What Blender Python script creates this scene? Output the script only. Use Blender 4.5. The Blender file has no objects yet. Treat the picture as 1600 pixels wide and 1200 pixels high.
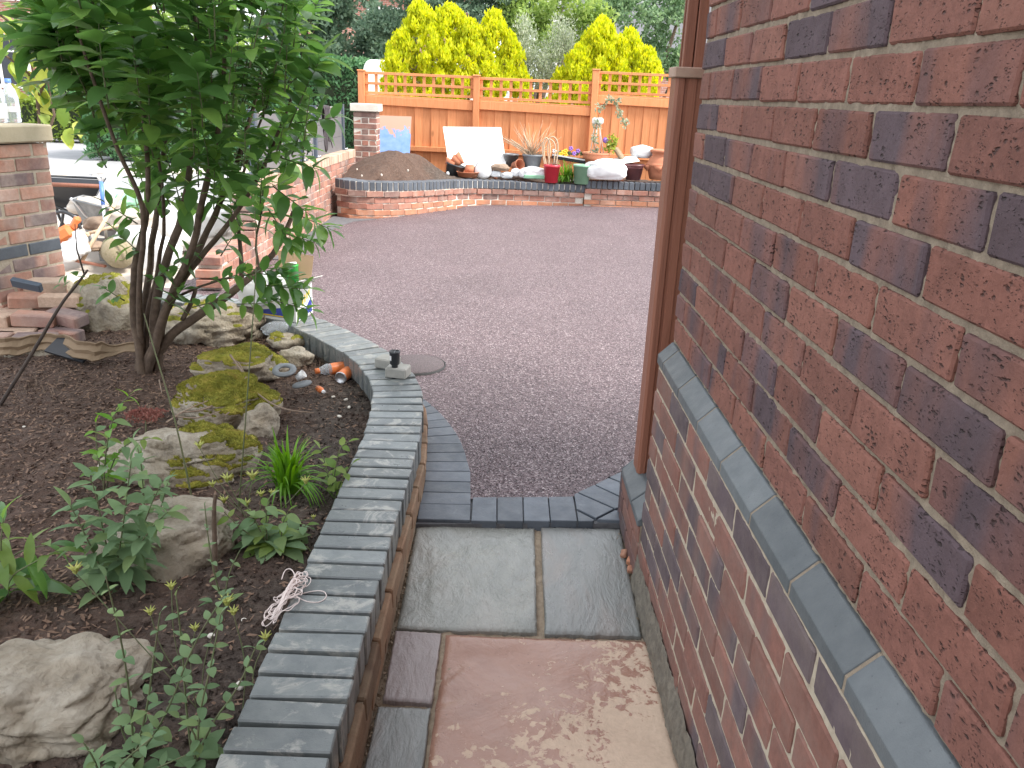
import bpy, math, random
import numpy as np
from mathutils import Vector, Matrix, noise, Euler
random.seed(7); RN = np.random.RandomState(7)
SC = bpy.context.scene
COL = SC.collection
U = random.uniform

# ------------------------------------------------------------------ camera
CAMZ = 1.5
F_PX, YAW, PITCH, ROLL = 1279.2, .0196, .3394, .0419
def _axes():
    cy, sy = math.cos(YAW), math.sin(YAW)
    f = Vector((sy*math.cos(PITCH), cy*math.cos(PITCH), -math.sin(PITCH)))
    r = Vector((cy, -sy, 0)); u = r.cross(f)
    c, s = math.cos(ROLL), math.sin(ROLL)
    return c*r+s*u, -s*r+c*u, f
CR, CU, CF = _axes()
cam = bpy.data.cameras.new('camera'); camo = bpy.data.objects.new('camera', cam); COL.objects.link(camo)
cam.sensor_width = 36; cam.lens = F_PX/1600*36; cam.clip_start = .02; cam.clip_end = 400
camo.matrix_world = Matrix(((CR.x, CU.x, -CF.x, 0), (CR.y, CU.y, -CF.y, 0), (CR.z, CU.z, -CF.z, CAMZ), (0, 0, 0, 1)))
SC.camera = camo
def at(x, y, X=None, Y=None, Z=None):
    """point of the place seen at photo position x,y that lies on the plane X=, Y= or Z="""
    v = CF + CR*((x-800)/F_PX) + CU*((600-y)/F_PX)
    if Z is not None: v = v*((Z-CAMZ)/v.z)
    elif Y is not None: v = v*(Y/v.y)
    else: v = v*(X/v.x)
    return Vector((v.x, v.y, v.z+CAMZ))

# ------------------------------------------------------------------ light
SUN_EL, SUN_AZ = 50, 108        # azimuth clockwise from +y (camera looks along +y)
W = bpy.data.worlds.new('World'); SC.world = W; W.use_nodes = True
nt = W.node_tree; nt.nodes.clear()
sky = nt.nodes.new('ShaderNodeTexSky'); sky.sky_type = 'NISHITA'; sky.sun_disc = False
sky.sun_elevation = math.radians(SUN_EL); sky.sun_rotation = math.radians(SUN_AZ)
sky.air_density = 1.0; sky.dust_density = 1.5; sky.ozone_density = 1.0
hs = nt.nodes.new('ShaderNodeHueSaturation'); hs.inputs['Saturation'].default_value = .28
bg = nt.nodes.new('ShaderNodeBackground'); bg.inputs['Strength'].default_value = .15
wo = nt.nodes.new('ShaderNodeOutputWorld')
nt.links.new(sky.outputs[0], hs.inputs['Color']); mx = nt.nodes.new('ShaderNodeMix'); mx.data_type = 'RGBA'; mx.inputs[0].default_value = .5; mx.inputs[7].default_value = (6.2, 6.5, 6.9, 1)   # thin even cloud over the clear sky
nt.links.new(hs.outputs[0], mx.inputs[6]); nt.links.new(mx.outputs[2], bg.inputs['Color']); nt.links.new(bg.outputs[0], wo.inputs[0])
sl = bpy.data.lights.new('sun', 'SUN'); sl.energy = 2.4; sl.angle = math.radians(14); sl.color = (1, .95, .88)
so = bpy.data.objects.new('sun', sl); COL.objects.link(so)
_a, _e = math.radians(SUN_AZ), math.radians(SUN_EL)
sd = Vector((math.sin(_a)*math.cos(_e), math.cos(_a)*math.cos(_e), math.sin(_e)))
so.rotation_euler = sd.to_track_quat('Z', 'Y').to_euler(); so.location = (3, -3, 8)
SC.view_settings.view_transform = 'Standard'; SC.view_settings.look = 'None'
SC.view_settings.gamma = 1; SC.view_settings.use_curve_mapping = False
SC.view_settings.exposure = 1.42
SC.render.engine = 'CYCLES'
SC.cycles.max_bounces = 8; SC.cycles.transparent_max_bounces = 12

# ------------------------------------------------------------------ materials
def lin(c): return tuple(((v/12.92) if v <= .04045 else ((v+.055)/1.055)**2.4) for v in c)
class NT:
    def __init__(s, name):
        s.m = bpy.data.materials.new(name); s.m.use_nodes = True; s.t = s.m.node_tree; s.t.nodes.clear()
        s.out = s.n('ShaderNodeOutputMaterial'); s.p = s.n('ShaderNodeBsdfPrincipled'); s.l(s.p.outputs[0], s.out.inputs[0])
        s.tc = s.n('ShaderNodeTexCoord'); s.vec = s.tc.outputs['Object']
    def n(s, k, **a):
        o = s.t.nodes.new(k)
        for q, v in a.items(): setattr(o, q, v)
        return o
    def l(s, a, b): s.t.links.new(a, b)
    def rand_vec(s, k=37.):
        oi = s.n('ShaderNodeObjectInfo'); m = s.math('MULTIPLY', oi.outputs['Random'], k)
        a = s.n('ShaderNodeVectorMath', operation='ADD'); s.l(s.vec, a.inputs[0]); s.l(m, a.inputs[1]); s.vec = a.outputs[0]; s.rnd = oi.outputs['Random']
    def scale(s, v):
        mp = s.n('ShaderNodeMapping'); mp.inputs['Scale'].default_value = v; s.l(s.vec, mp.inputs[0]); return mp.outputs[0]
    def noise(s, sc, det=4, rough=.55, vec=None, dist=0):
        o = s.n('ShaderNodeTexNoise'); o.inputs['Scale'].default_value = sc; o.inputs['Detail'].default_value = det
        o.inputs['Roughness'].default_value = rough; o.inputs['Distortion'].default_value = dist
        s.l(vec or s.vec, o.inputs['Vector']); return o.outputs[0]
    def voro(s, sc, feat='F1', vec=None, out='Distance', rnd=1):
        o = s.n('ShaderNodeTexVoronoi', feature=feat); o.inputs['Scale'].default_value = sc; o.inputs['Randomness'].default_value = rnd
        s.l(vec or s.vec, o.inputs['Vector']); return o.outputs[out]
    def math(s, op, a, b=None, clamp=False):
        o = s.n('ShaderNodeMath', operation=op, use_clamp=clamp)
        for i, v in enumerate((a, b)):
            if v is None: continue
            if isinstance(v, (int, float)): o.inputs[i].default_value = v
            else: s.l(v, o.inputs[i])
        return o.outputs[0]
    def ramp(s, f, stops, interp='LINEAR'):
        o = s.n('ShaderNodeValToRGB'); cr = o.color_ramp; cr.interpolation = interp
        while len(cr.elements) < len(stops): cr.elements.new(.5)
        for e, (p, c) in zip(cr.elements, stops):
            e.position = p; e.color = (c if hasattr(c, '__len__') else (c, c, c))[:3] + (1,) if hasattr(c, '__len__') else (c, c, c, 1)
        s.l(f, o.inputs[0]); return o.outputs[0]
    def mix(s, f, a, b, mode='MIX'):
        o = s.n('ShaderNodeMix', data_type='RGBA', blend_type=mode)
        for i, v in ((0, f), (6, a), (7, b)):
            if isinstance(v, (int, float)): o.inputs[i].default_value = v
            elif isinstance(v, tuple): o.inputs[i].default_value = v[:3]+(1,)
            else: s.l(v, o.inputs[i])
        return o.outputs[2]
    def col(s, c):
        if isinstance(c, tuple): s.p.inputs['Base Color'].default_value = c[:3]+(1,)
        else: s.l(c, s.p.inputs['Base Color'])
    def rough(s, v):
        if isinstance(v, (int, float)): s.p.inputs['Roughness'].default_value = v
        else: s.l(v, s.p.inputs['Roughness'])
    def bump(s, h, d=.002, st=1., prev=None):
        o = s.n('ShaderNodeBump'); o.inputs['Distance'].default_value = d; o.inputs['Strength'].default_value = st
        s.l(h, o.inputs['Height'])
        if prev is not None: s.l(prev, o.inputs['Normal'])
        s.l(o.outputs[0], s.p.inputs['Normal']); return o.outputs[0]
    def hsv(s, c, h=.5, sa=1., v=1.):
        o = s.n('ShaderNodeHueSaturation')
        for k, q in (('Hue', h), ('Saturation', sa), ('Value', v)):
            if isinstance(q, (int, float)): o.inputs[k].default_value = q
            else: s.l(q, o.inputs[k])
        s.l(c, o.inputs['Color']) if not isinstance(c, tuple) else setattr(o.inputs['Color'], 'default_value', c[:3]+(1,))
        return o.outputs[0]
M = {}
def simple(name, c1, c2=None, sc=8, rough=.8, bump=.002, bsc=None, metal=0, spec=.5, c3=None, vary=.25):
    t = NT(name); t.rand_vec()
    c2 = c2 or tuple(v*.7 for v in c1)
    st = [(.3, c1), (.7, c2)] if c3 is None else [(.25, c1), (.5, c2), (.75, c3)]
    c = t.ramp(t.noise(sc, 6, .6), st)
    if vary:
        v = t.math('ADD', t.math('MULTIPLY', t.rnd, vary), 1-vary/2)
        c = t.hsv(c, v=v)
    t.col(c); t.rough(rough); t.p.inputs['Metallic'].default_value = metal; t.p.inputs['Specular IOR Level'].default_value = spec
    if bump: t.bump(t.noise(bsc or sc*6, 5, .6), bump)
    M[name] = t.m; return t

def mk_brick(name, reds, dark, pits=True, dirt=None, darkamt=.5, pale=0):
    t = NT(name); t.rand_vec(91.)
    # kiln-flashed patches: broad soft-edged bands across each brick's length (object y)
    b = t.noise(5.2, 3, .45, t.scale((.5, 1., .22)), .35)
    cell = t.n('ShaderNodeTexWhiteNoise', noise_dimensions='1D'); t.l(t.rnd, cell.inputs['W'])
    sep = t.n('ShaderNodeSeparateColor'); t.l(cell.outputs['Color'], sep.inputs[0])
    r1, r2, r3 = sep.outputs
    fine = t.noise(60, 8, .75)
    base = t.ramp(r1, [(0, reds[0]), (.4, reds[1]), (.75, reds[2]), (1, reds[0])])
    base = t.mix(t.ramp(t.noise(11, 5, .6), [(.35, 0.), (.7, .6)]), base, tuple(v*.78 for v in reds[1]))
    base = t.mix(t.ramp(fine, [(.4, 0.), (.75, .45)]), base, tuple(min(1, v*1.45) for v in reds[2]))
    thr = t.math('ADD', b, t.math('MULTIPLY', t.math('SUBTRACT', r2, .5), darkamt))
    thr = t.math('ADD', thr, t.math('MULTIPLY', fine, .06))
    f = t.ramp(thr, [(.55, 0.), (.72, 1.)])
    dk = t.mix(t.ramp(t.noise(16, 4, .6), [(.4, 0.), (.7, .5)]), dark, tuple(v*1.6 for v in dark))
    c = t.mix(t.math('MULTIPLY', f, .88), base, dk)
    c = t.hsv(c, v=t.math('ADD', t.math('MULTIPLY', t.noise(18, 5, .65), .55), t.math('ADD', t.math('MULTIPLY', r3, .28), .6)))
    if dirt:
        c = t.mix(t.ramp(t.noise(7, 7, .75), [(.42, 0.), (.8, .7)]), c, dirt)
    if pale:
        w = t.n('ShaderNodeNewGeometry'); q = t.noise(1.6, 5, .7, w.outputs['Position'])
        c = t.mix(t.ramp(q, [(.52, 0.), (.68, pale)]), c, (.62, .55, .5))
    h = t.math('MULTIPLY', fine, 1.)
    if pits:
        wv = t.n('ShaderNodeVectorMath', operation='ADD'); nz = t.n('ShaderNodeTexNoise'); nz.inputs['Scale'].default_value = 70; t.l(t.vec, nz.inputs['Vector'])
        sc_ = t.n('ShaderNodeVectorMath', operation='SCALE'); sc_.inputs['Scale'].default_value = .012; t.l(nz.outputs['Color'], sc_.inputs[0]); t.l(t.vec, wv.inputs[0]); t.l(sc_.outputs[0], wv.inputs[1])
        mp = t.n('ShaderNodeMapping'); mp.inputs['Rotation'].default_value = (.45, 0, 0); mp.inputs['Scale'].default_value = (.6, .5, 1.25); t.l(wv.outputs[0], mp.inputs[0])
        d1 = t.voro(120, vec=mp.outputs[0]); msk = t.noise(34, 3, .6)
        pit = t.math('MULTIPLY', t.ramp(d1, [(.14, 1.), (.36, 0.)]), t.ramp(msk, [(.50, 0.), (.60, 1.)]))
        d3 = t.voro(260, vec=mp.outputs[0]); pit2 = t.math('MULTIPLY', t.ramp(d3, [(.12, 1.), (.3, 0.)]), t.ramp(t.noise(45, 3), [(.48, 0.), (.6, .8)]))
        pit = t.math('MAXIMUM', pit, pit2)
        c = t.mix(t.math('MULTIPLY', pit, .72), c, (.035, .024, .022))
        h = t.math('SUBTRACT', t.math('MULTIPLY', fine, .7), t.math('MULTIPLY', pit, 1.3))
        h = t.math('ADD', h, t.math('MULTIPLY', t.noise(28, 5, .65), .9))
    t.col(c); t.rough(.85); t.p.inputs['Specular IOR Level'].default_value = .3; t.bump(h, .0042 if pits else .002, 1.)
    M[name] = t.m
mk_brick('brick_house', [(.205, .085, .063), (.17, .073, .057), (.225, .10, .074)], (.07, .055, .066))
mk_brick('brick_house_low', [(.20, .09, .07), (.17, .082, .066), (.225, .105, .08)], (.082, .068, .078), pits=False, dirt=(.20, .155, .135), darkamt=.8)
mk_brick('brick_pillar', [(.40, .20, .15), (.34, .17, .125), (.46, .25, .18)], (.14, .11, .115), pits=False, dirt=(.48, .38, .32), darkamt=.4, pale=.4)
mk_brick('brick_ledge', [(.24, .14, .085), (.20, .115, .07), (.28, .17, .105)], (.12, .08, .055), pits=False, dirt=(.36, .28, .19), darkamt=.2)
mk_brick('brick_old', [(.36, .16, .12), (.28, .13, .10), (.42, .19, .13)], (.16, .10, .09), pits=False, dirt=(.45, .34, .28), darkamt=.5, pale=.5)
mk_brick('brick_orange', [(.46, .19, .10), (.40, .16, .085), (.48, .23, .14)], (.28, .12, .08), pits=False, dirt=(.40, .27, .2), darkamt=.2, pale=.45)
mk_brick('brick_tan', [(.50, .36, .27), (.44, .30, .22), (.55, .42, .33)], (.32, .2, .15), pits=False, darkamt=.2)
def mk_mortar(name, c1, c2, d=.003):
    t = NT(name); t.col(t.ramp(t.noise(40, 6, .65), [(.3, c1), (.7, c2)])); t.rough(.95)
    t.bump(t.math('ADD', t.noise(90, 6, .7), t.math('MULTIPLY', t.noise(22, 4, .6), 1.4)), d); M[name] = t.m
mk_mortar('mortar_house', (.19, .15, .11), (.33, .265, .195), .005)
mk_mortar('mortar_low', (.34, .28, .21), (.50, .43, .33), .003)
mk_mortar('joint_dark', (.075, .065, .055), (.15, .13, .105), .004)
mk_mortar('haunch', (.12, .105, .085), (.24, .21, .165), .006)
mk_mortar('mortar_pillar', (.36, .30, .23), (.5, .43, .34))
mk_mortar('mortar_light', (.55, .50, .43), (.72, .67, .6))
mk_mortar('mortar_orange', (.38, .29, .2), (.52, .40, .29))
mk_mortar('mortar_path', (.22, .17, .12), (.36, .28, .2), .004)
def mk_blue(name, c1, c2, cem, rough=.5, amt=.6, lo=.6):
    t = NT(name); t.rand_vec(51.)
    c = t.ramp(t.noise(14, 6, .65), [(.3, c1), (.7, c2)])
    v = t.math('ADD', t.math('MULTIPLY', t.rnd, .42), .79); c = t.hsv(c, v=v)
    f = t.ramp(t.noise(9, 6, .7, None, .8), [(lo, 0.), (lo+.1, amt)])
    c = t.mix(f, c, cem)
    c = t.mix(t.ramp(t.voro(70), [(.05, .5), (.12, 0.)]), c, (.03, .03, .035))
    t.col(c); t.rough(t.ramp(t.noise(20, 4), [(.3, rough-.1), (.7, rough+.12)])); t.bump(t.math('ADD', t.noise(50, 5, .6), t.math('MULTIPLY', t.noise(400, 2), .3)), .0012)
    M[name] = t.m
mk_blue('coping_blue', (.116, .131, .136), (.195, .21, .205), (.40, .39, .35), .36, .7, .53)
mk_blue('edging_blue', (.07, .082, .10), (.105, .12, .142), (.2, .21, .22), .5, .45, .62)
mk_blue('plinth_blue', (.08, .092, .10), (.122, .134, .14), (.4, .35, .28), .5, .35, .7)
# paving stone, wet and riven
def mk_slab(name, cols, gloss, dry=None, riv=(1, 1, 1), d=.003):
    t = NT(name); vs = t.scale(riv)
    c = t.ramp(t.noise(3.2, 6, .6, vs, 1.0), [(.25, cols[0]), (.5, cols[1]), (.75, cols[2])])
    c = t.mix(t.math('MULTIPLY', t.ramp(t.voro(38), [(.04, 1.), (.1, 0.)]), .5), c, (.04, .035, .03))
    r = t.ramp(t.noise(9, 5, .6, vs), [(.3, gloss), (.7, gloss+.16)])
    if dry:
        sx = t.n('ShaderNodeSeparateXYZ'); t.l(t.vec, sx.inputs[0])
        g = t.math('SUBTRACT', t.math('MULTIPLY', sx.outputs[0], 1.5), t.math('MULTIPLY', sx.outputs[1], 1.15))
        g = t.math('MULTIPLY', g, .8); g = t.math('ADD', g, t.math('MULTIPLY', t.noise(10, 6, .62, None, 1.4), 1.7))
        g = t.math('ADD', g, t.math('MULTIPLY', t.noise(38, 4, .6, None, .9), 1.35))
        f = t.ramp(g, [(.0, 0.), (1., 1.)])
        f = t.ramp(t.math('SUBTRACT', g, dry[1]), [(.46, 0.), (.56, 1.)])
        rim = t.ramp(t.math('SUBTRACT', g, dry[1]), [(.38, 0.), (.45, .55), (.5, 0.)])
        c = t.mix(t.math('MULTIPLY', f, .92), c, t.ramp(t.noise(60, 4), [(.3, dry[0]), (.7, tuple(v*.86 for v in dry[0]))]))
        r = t.mix(f, r, (.8, .8, .8))
    t.col(c); t.rough(r); t.p.inputs['Specular IOR Level'].default_value = .55
    b = t.bump(t.noise(4, 6, .6, vs, 1.5), d*4, 1.); b = t.bump(t.noise(18, 6, .65, vs, 1.2), d*1.6, 1., b); t.bump(t.noise(90, 3, .6, vs), d*.25, .8, b)
    M[name] = t.m
mk_slab('slab_grey', [(.19, .195, .18), (.25, .25, .225), (.31, .29, .26)], .18, riv=(1.6, .8, 1))
mk_slab('slab_grey_b', [(.165, .175, .165), (.20, .20, .19), (.25, .21, .185)], .22, riv=(2.2, .7, 1), d=.002)
mk_slab('slab_mauve', [(.22, .175, .17), (.26, .21, .20), (.2, .175, .17)], .26, riv=(1.5, .8, 1), d=.002)
mk_slab('slab_pink', [(.29, .15, .105), (.36, .20, .145), (.26, .135, .095)], .16, ((.62, .47, .35), 1.09), d=.0018)
# red tarmac
t = NT('tarmac_red'); w = t.n('ShaderNodeNewGeometry'); P = w.outputs['Position']
t.vec = P
vc = t.voro(150, out='Color'); sp = t.n('ShaderNodeSeparateColor'); t.l(vc, sp.inputs[0])
c = t.ramp(sp.outputs[0], [(0, (.055, .038, .043)), (.45, (.105, .07, .077)), (.8, (.17, .12, .127)), (.97, (.34, .28, .285))])
c = t.hsv(c, v=t.math('ADD', t.math('MULTIPLY', t.noise(1.3, 6, .6), .55), .72))
t.col(c); t.rough(.62); t.p.inputs['Specular IOR Level'].default_value = .5
b = t.bump(t.voro(150), .004, 1.); t.bump(t.noise(30, 4, .6), .003, .6, b); M['tarmac_red'] = t.m
simple('tarmac_dark', (.10, .10, .11), (.16, .16, .165), 30, .85, .003, 160)
simple('manhole', (.10, .078, .082), (.17, .135, .138), 90, .8, .008, 150)
t = NT('soil'); w = t.n('ShaderNodeNewGeometry'); t.vec = w.outputs['Position']
c = t.ramp(t.noise(26, 7, .7), [(.25, (.03, .022, .018)), (.5, (.075, .055, .043)), (.68, (.14, .112, .09)), (.80, (.28, .24, .2))])
sx = t.n('ShaderNodeSeparateXYZ'); t.l(t.vec, sx.inputs[0])
rd = t.ramp(t.math('ADD', t.math('MULTIPLY', sx.outputs[0], -.45), t.noise(3, 4)), [(.75, 0.), (1.15, .6)])
c = t.mix(rd, c, t.ramp(t.noise(45, 6, .7), [(.3, (.05, .028, .02)), (.6, (.14, .075, .05)), (.8, (.26, .17, .12))]))
t.col(c); t.rough(.95); b = t.bump(t.noise(30, 7, .7), .02, 1.); t.bump(t.voro(90), .006, .7, b); M['soil'] = t.m
simple('mulch', (.075, .042, .028), (.20, .125, .085), 30, .9, .001, vary=.9, c3=(.03, .02, .015))
t = NT('rock'); w = t.n('ShaderNodeNewGeometry'); t.rand_vec(20.)
c = t.ramp(t.noise(7, 8, .65), [(.25, (.17, .135, .095)), (.45, (.33, .28, .21)), (.65, (.45, .40, .325)), (.8, (.58, .54, .47))])
c = t.mix(t.ramp(t.noise(12, 5, .7), [(.55, 0.), (.7, .6)]), c, (.11, .09, .07))
c = t.mix(t.ramp(t.noise(5, 4, .6), [(.55, 0.), (.75, .5)]), c, (.3, .22, .13))
t.col(c); t.rough(.92); b = t.bump(t.noise(14, 8, .7, None, .6), .025, 1.); t.bump(t.voro(55), .006, .8, b); M['rock'] = t.m
t = NT('moss'); t.rand_vec(20.)
c = t.ramp(t.noise(11, 7, .75), [(.3, (.10, .10, .02)), (.48, (.26, .26, .03)), (.60, (.40, .34, .06)), (.70, (.26, .15, .06))])
t.col(c); t.rough(1.); t.bump(t.noise(120, 4, .7), .01, 1.); M['moss'] = t.m

def mk_leaf(name, c1, c2, c3=None, trans=.35, rough=.45, vein=True, back=None, sheen=.5):
    t = NT(name); g = t.n('ShaderNodeNewGeometry'); oi = t.n('ShaderNodeObjectInfo')
    r = t.math('FRACT', t.math('ADD', g.outputs['Random Per Island'], oi.outputs['Random']))
    st = [(0., c1), (1., c2)] if c3 is None else [(0., c1), (.6, c2), (1., c3)]
    c = t.ramp(r, st)
    c = t.mix(t.math('MULTIPLY', t.noise(30, 3), .5), c, tuple(v*.6 for v in c1))
    t.col(c); t.rough(rough); t.p.inputs['Specular IOR Level'].default_value = sheen
    tr = t.n('ShaderNodeBsdfTranslucent'); hc = t.hsv(c, .485, 1.1, 1.5); t.l(hc, tr.inputs[0])
    ms = t.n('ShaderNodeMixShader'); ms.inputs[0].default_value = trans
    t.l(t.p.outputs[0], ms.inputs[1]); t.l(tr.outputs[0], ms.inputs[2]); t.l(ms.outputs[0], t.out.inputs[0]); M[name] = t.m
mk_leaf('leaf_shrub', (.085, .20, .06), (.14, .30, .08), (.24, .42, .10), .5, .33)
mk_leaf('leaf_strap', (.10, .26, .02), (.16, .36, .03), (.22, .42, .06), .4, .45)
mk_leaf('leaf_greygreen', (.15, .25, .12), (.21, .32, .16), (.26, .36, .14), .3, .7, sheen=.3)
mk_leaf('leaf_fresh', (.12, .22, .04), (.20, .30, .06), (.26, .33, .08), .4, .5)
mk_leaf('leaf_yellowgreen', (.25, .36, .06), (.36, .44, .09), (.46, .42, .10), .5, .5)
mk_leaf('leaf_conifer_yellow', (.42, .52, .02), (.68, .72, .035), (.84, .80, .05), .45, .7, sheen=.2)
mk_leaf('leaf_silver', (.24, .30, .19), (.42, .47, .33), (.6, .62, .5), .35, .6)
mk_leaf('leaf_tree_dark', (.11, .18, .125), (.17, .26, .17), (.25, .34, .22), .35, .6)  # tree greens from here are raised: distant haze put into the leaf colour
mk_leaf('leaf_tree_mid', (.13, .22, .12), (.20, .32, .16), (.30, .42, .22), .4, .6)
mk_leaf('leaf_tree_light', (.22, .34, .09), (.32, .44, .12), (.42, .52, .18), .45, .6)
mk_leaf('leaf_hedge', (.08, .20, .09), (.13, .28, .12), (.18, .33, .15), .35, .6)
mk_leaf('leaf_hedge_bright', (.16, .26, .04), (.24, .34, .05), (.33, .40, .08), .3, .6)
mk_leaf('seed_head', (.45, .50, .14), (.62, .62, .22), None, .3, .7)
mk_leaf('sedum_red', (.26, .10, .08), (.34, .16, .12), None, .2, .8)
simple('bark', (.17, .12, .085), (.075, .05, .035), 25, .9, .004, 60, vary=.3)
simple('stem_green', (.11, .15, .06), (.14, .13, .07), 20, .7, 0)
simple('stem_dark', (.045, .035, .03), (.09, .065, .05), 20, .85, .001)
simple('dry_twig', (.30, .22, .16), (.2, .14, .1), 20, .85, .001)
simple('dark_core', (.02, .03, .014), (.035, .045, .02), 20, 1., 0)  # near-black green, the shade inside the hedges put into the colour
def mk_wood(name, c1, c2, rough=.75, sc=(14, 14, 1.2)):
    t = NT(name); t.rand_vec(63.)
    c = t.ramp(t.noise(3, 6, .65, t.scale(sc), .6), [(.28, c1), (.72, c2)])
    c = t.mix(t.ramp(t.voro(2.2, vec=t.scale((1, 1, .5))), [(.02, .7), (.07, 0.)]), c, tuple(v*.35 for v in c2))
    c = t.hsv(c, v=t.math('ADD', t.math('MULTIPLY', t.rnd, .3), .85))
    t.col(c); t.rough(rough); t.p.inputs['Specular IOR Level'].default_value = .3; t.bump(t.noise(8, 5, .6, t.scale(sc)), .002); M[name] = t.m
mk_wood('fence_orange', (.78, .33, .15), (.62, .23, .09))
mk_wood('gate_brown', (.30, .125, .08), (.21, .085, .055), .5, (22, 22, .8))
mk_wood('wood_pale', (.55, .42, .30), (.45, .33, .22))
mk_wood('plank_grey', (.34, .26, .17), (.20, .15, .10), .85, (1.2, 14, 14))
simple('white_paint', (.82, .82, .80), (.78, .77, .74), 5, .5, .0005, vary=.05)
simple('white_plastic', (.78, .78, .78), (.66, .67, .68), 9, .45, .002, 14, vary=.1)
simple('stone_cap', (.42, .36, .26), (.34, .29, .2), 12, .9, .002)
simple('stone_pale', (.72, .68, .6), (.6, .55, .48), 12, .9, .002)
simple('panel_grey', (.15, .15, .158), (.13, .13, .138), 4, .55, .0003, vary=.04)
simple('post_slate', (.06, .085, .115), (.08, .10, .13), 4, .45, 0, vary=.05)
simple('terracotta', (.52, .20, .11), (.44, .17, .09), 10, .8, .001)
simple('pot_dark', (.06, .07, .08), (.045, .05, .06), 10, .55, .0005)
simple('pot_grey', (.16, .18, .20), (.13, .145, .16), 10, .5, .0005)
simple('pot_red', (.62, .035, .06), (.55, .03, .05), 10, .4, .0003, vary=0)
simple('pot_green', (.25, .46, .31), (.2, .4, .26), 10, .45, .0003, vary=0)
simple('pot_maroon', (.15, .05, .05), (.11, .035, .04), 10, .4, .0003)
simple('galvanised', (.30, .31, .32), (.18, .185, .19), 16, .5, .001, metal=.5)
simple('black_plastic', (.02, .022, .027), (.028, .03, .035), 12, .42, .0003, vary=.05)
simple('grey_plastic', (.16, .175, .185), (.12, .13, .14), 12, .5, .0003)
simple('black_metal', (.02, .02, .022), (.03, .03, .03), 10, .4, 0)
simple('cardboard', (.42, .29, .18), (.36, .245, .15), 6, .85, .0008)
simple('cardboard_brown', (.27, .19, .12), (.20, .14, .085), 5, .9, .002, 20)
simple('blue_print', (.03, .05, .36), (.035, .06, .32), 6, .5, 0, vary=0)
simple('yellow_print', (.75, .56, .03), (.7, .5, .03), 6, .5, 0, vary=0)
simple('orange_plastic', (.72, .21, .06), (.66, .17, .05), 8, .35, .0005, vary=.1)
simple('green_tin', (.05, .42, .07), (.04, .36, .06), 8, .35, 0, vary=0)
simple('blue_paint', (.12, .27, .62), (.16, .32, .68), 8, .6, .001, vary=0)
simple('blue_handle', (.10, .22, .62), (.12, .26, .68), 8, .4, 0, vary=0)
simple('glove_dark', (.035, .03, .033), (.06, .05, .055), 30, .95, .004, 40)
simple('string_white', (.80, .70, .66), (.72, .6, .56), 60, .8, .0003, vary=0)
simple('aluminium', (.62, .63, .65), (.55, .56, .58), 8, .35, 0, metal=.8)
simple('sett_grey', (.36, .35, .32), (.28, .275, .25), 25, .85, .0015, 80)
simple('ground', (.30, .28, .25), (.24, .22, .2), 2, .95, .004, 30, vary=0)
simple('paving_pale', (.52, .46, .40), (.44, .39, .34), 3, .9, .003, 30, vary=0)
simple('road', (.36, .36, .37), (.30, .30, .31), 2, .9, .003, 60, vary=0)
simple('slate_roof', (.10, .10, .11), (.14, .14, .15), 5, .7, .002)
simple('hessian', (.30, .25, .18), (.22, .19, .11), 60, .95, .003, 120)
simple('grass_roll', (.16, .18, .07), (.10, .10, .05), 60, .95, .005, 120)
simple('bag_plastic', (.72, .72, .72), (.55, .58, .6), 7, .4, .006, 12, vary=.1)
simple('flower_yellow', (.85, .52, .02), (.8, .45, .02), 10, .5, 0)
simple('flower_purple', (.25, .12, .45), (.3, .15, .5), 10, .6, 0)
simple('glass_dark', (.03, .035, .045), (.04, .045, .055), 5, .1, 0)
simple('rubber', (.03, .03, .03), (.045, .045, .045), 10, .7, 0)
t = NT('clear_plastic'); t.col((.85, .9, .95)); t.rough(.12); t.p.inputs['Transmission Weight'].default_value = .75; t.p.inputs['IOR'].default_value = 1.2; M['clear_plastic'] = t.m
t = NT('board_painted')   # plywood, blue roller paint stopping in a ragged edge
sx = t.n('ShaderNodeSeparateXYZ'); t.l(t.vec, sx.inputs[0])
e = t.math('ADD', sx.outputs[2], t.math('MULTIPLY', t.math('SUBTRACT', t.noise(9, 4, .7, t.scale((1, 1, .25))), .5), .6))
f = t.ramp(e, [(.36, 1.), (.38, 0.)])
t.col(t.mix(f, (.42, .25, .18), t.ramp(t.noise(12, 4), [(.3, (.12, .23, .50)), (.7, (.20, .31, .55))]))); t.rough(.6); M['board_painted'] = t.m
t = NT('house_brickwork')
bt = t.n('ShaderNodeTexBrick'); bt.inputs['Scale'].default_value = 1; bt.inputs['Brick Width'].default_value = .225; bt.inputs['Row Height'].default_value = .075
bt.inputs['Mortar Size'].default_value = .006; bt.inputs['Color1'].default_value = (.33, .13, .09, 1); bt.inputs['Color2'].default_value = (.42, .19, .13, 1); bt.inputs['Mortar'].default_value = (.6, .5, .45, 1)
cx = t.n('ShaderNodeCombineXYZ'); sx = t.n('ShaderNodeSeparateXYZ'); t.l(t.vec, sx.inputs[0])
t.l(t.math('ADD', sx.outputs[0], sx.outputs[1]), cx.inputs[0]); t.l(sx.outputs[2], cx.inputs[1]); t.l(cx.outputs[0], bt.inputs[0])
t.col(bt.outputs[0]); t.rough(.9); M['house_brickwork'] = t.m

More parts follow.
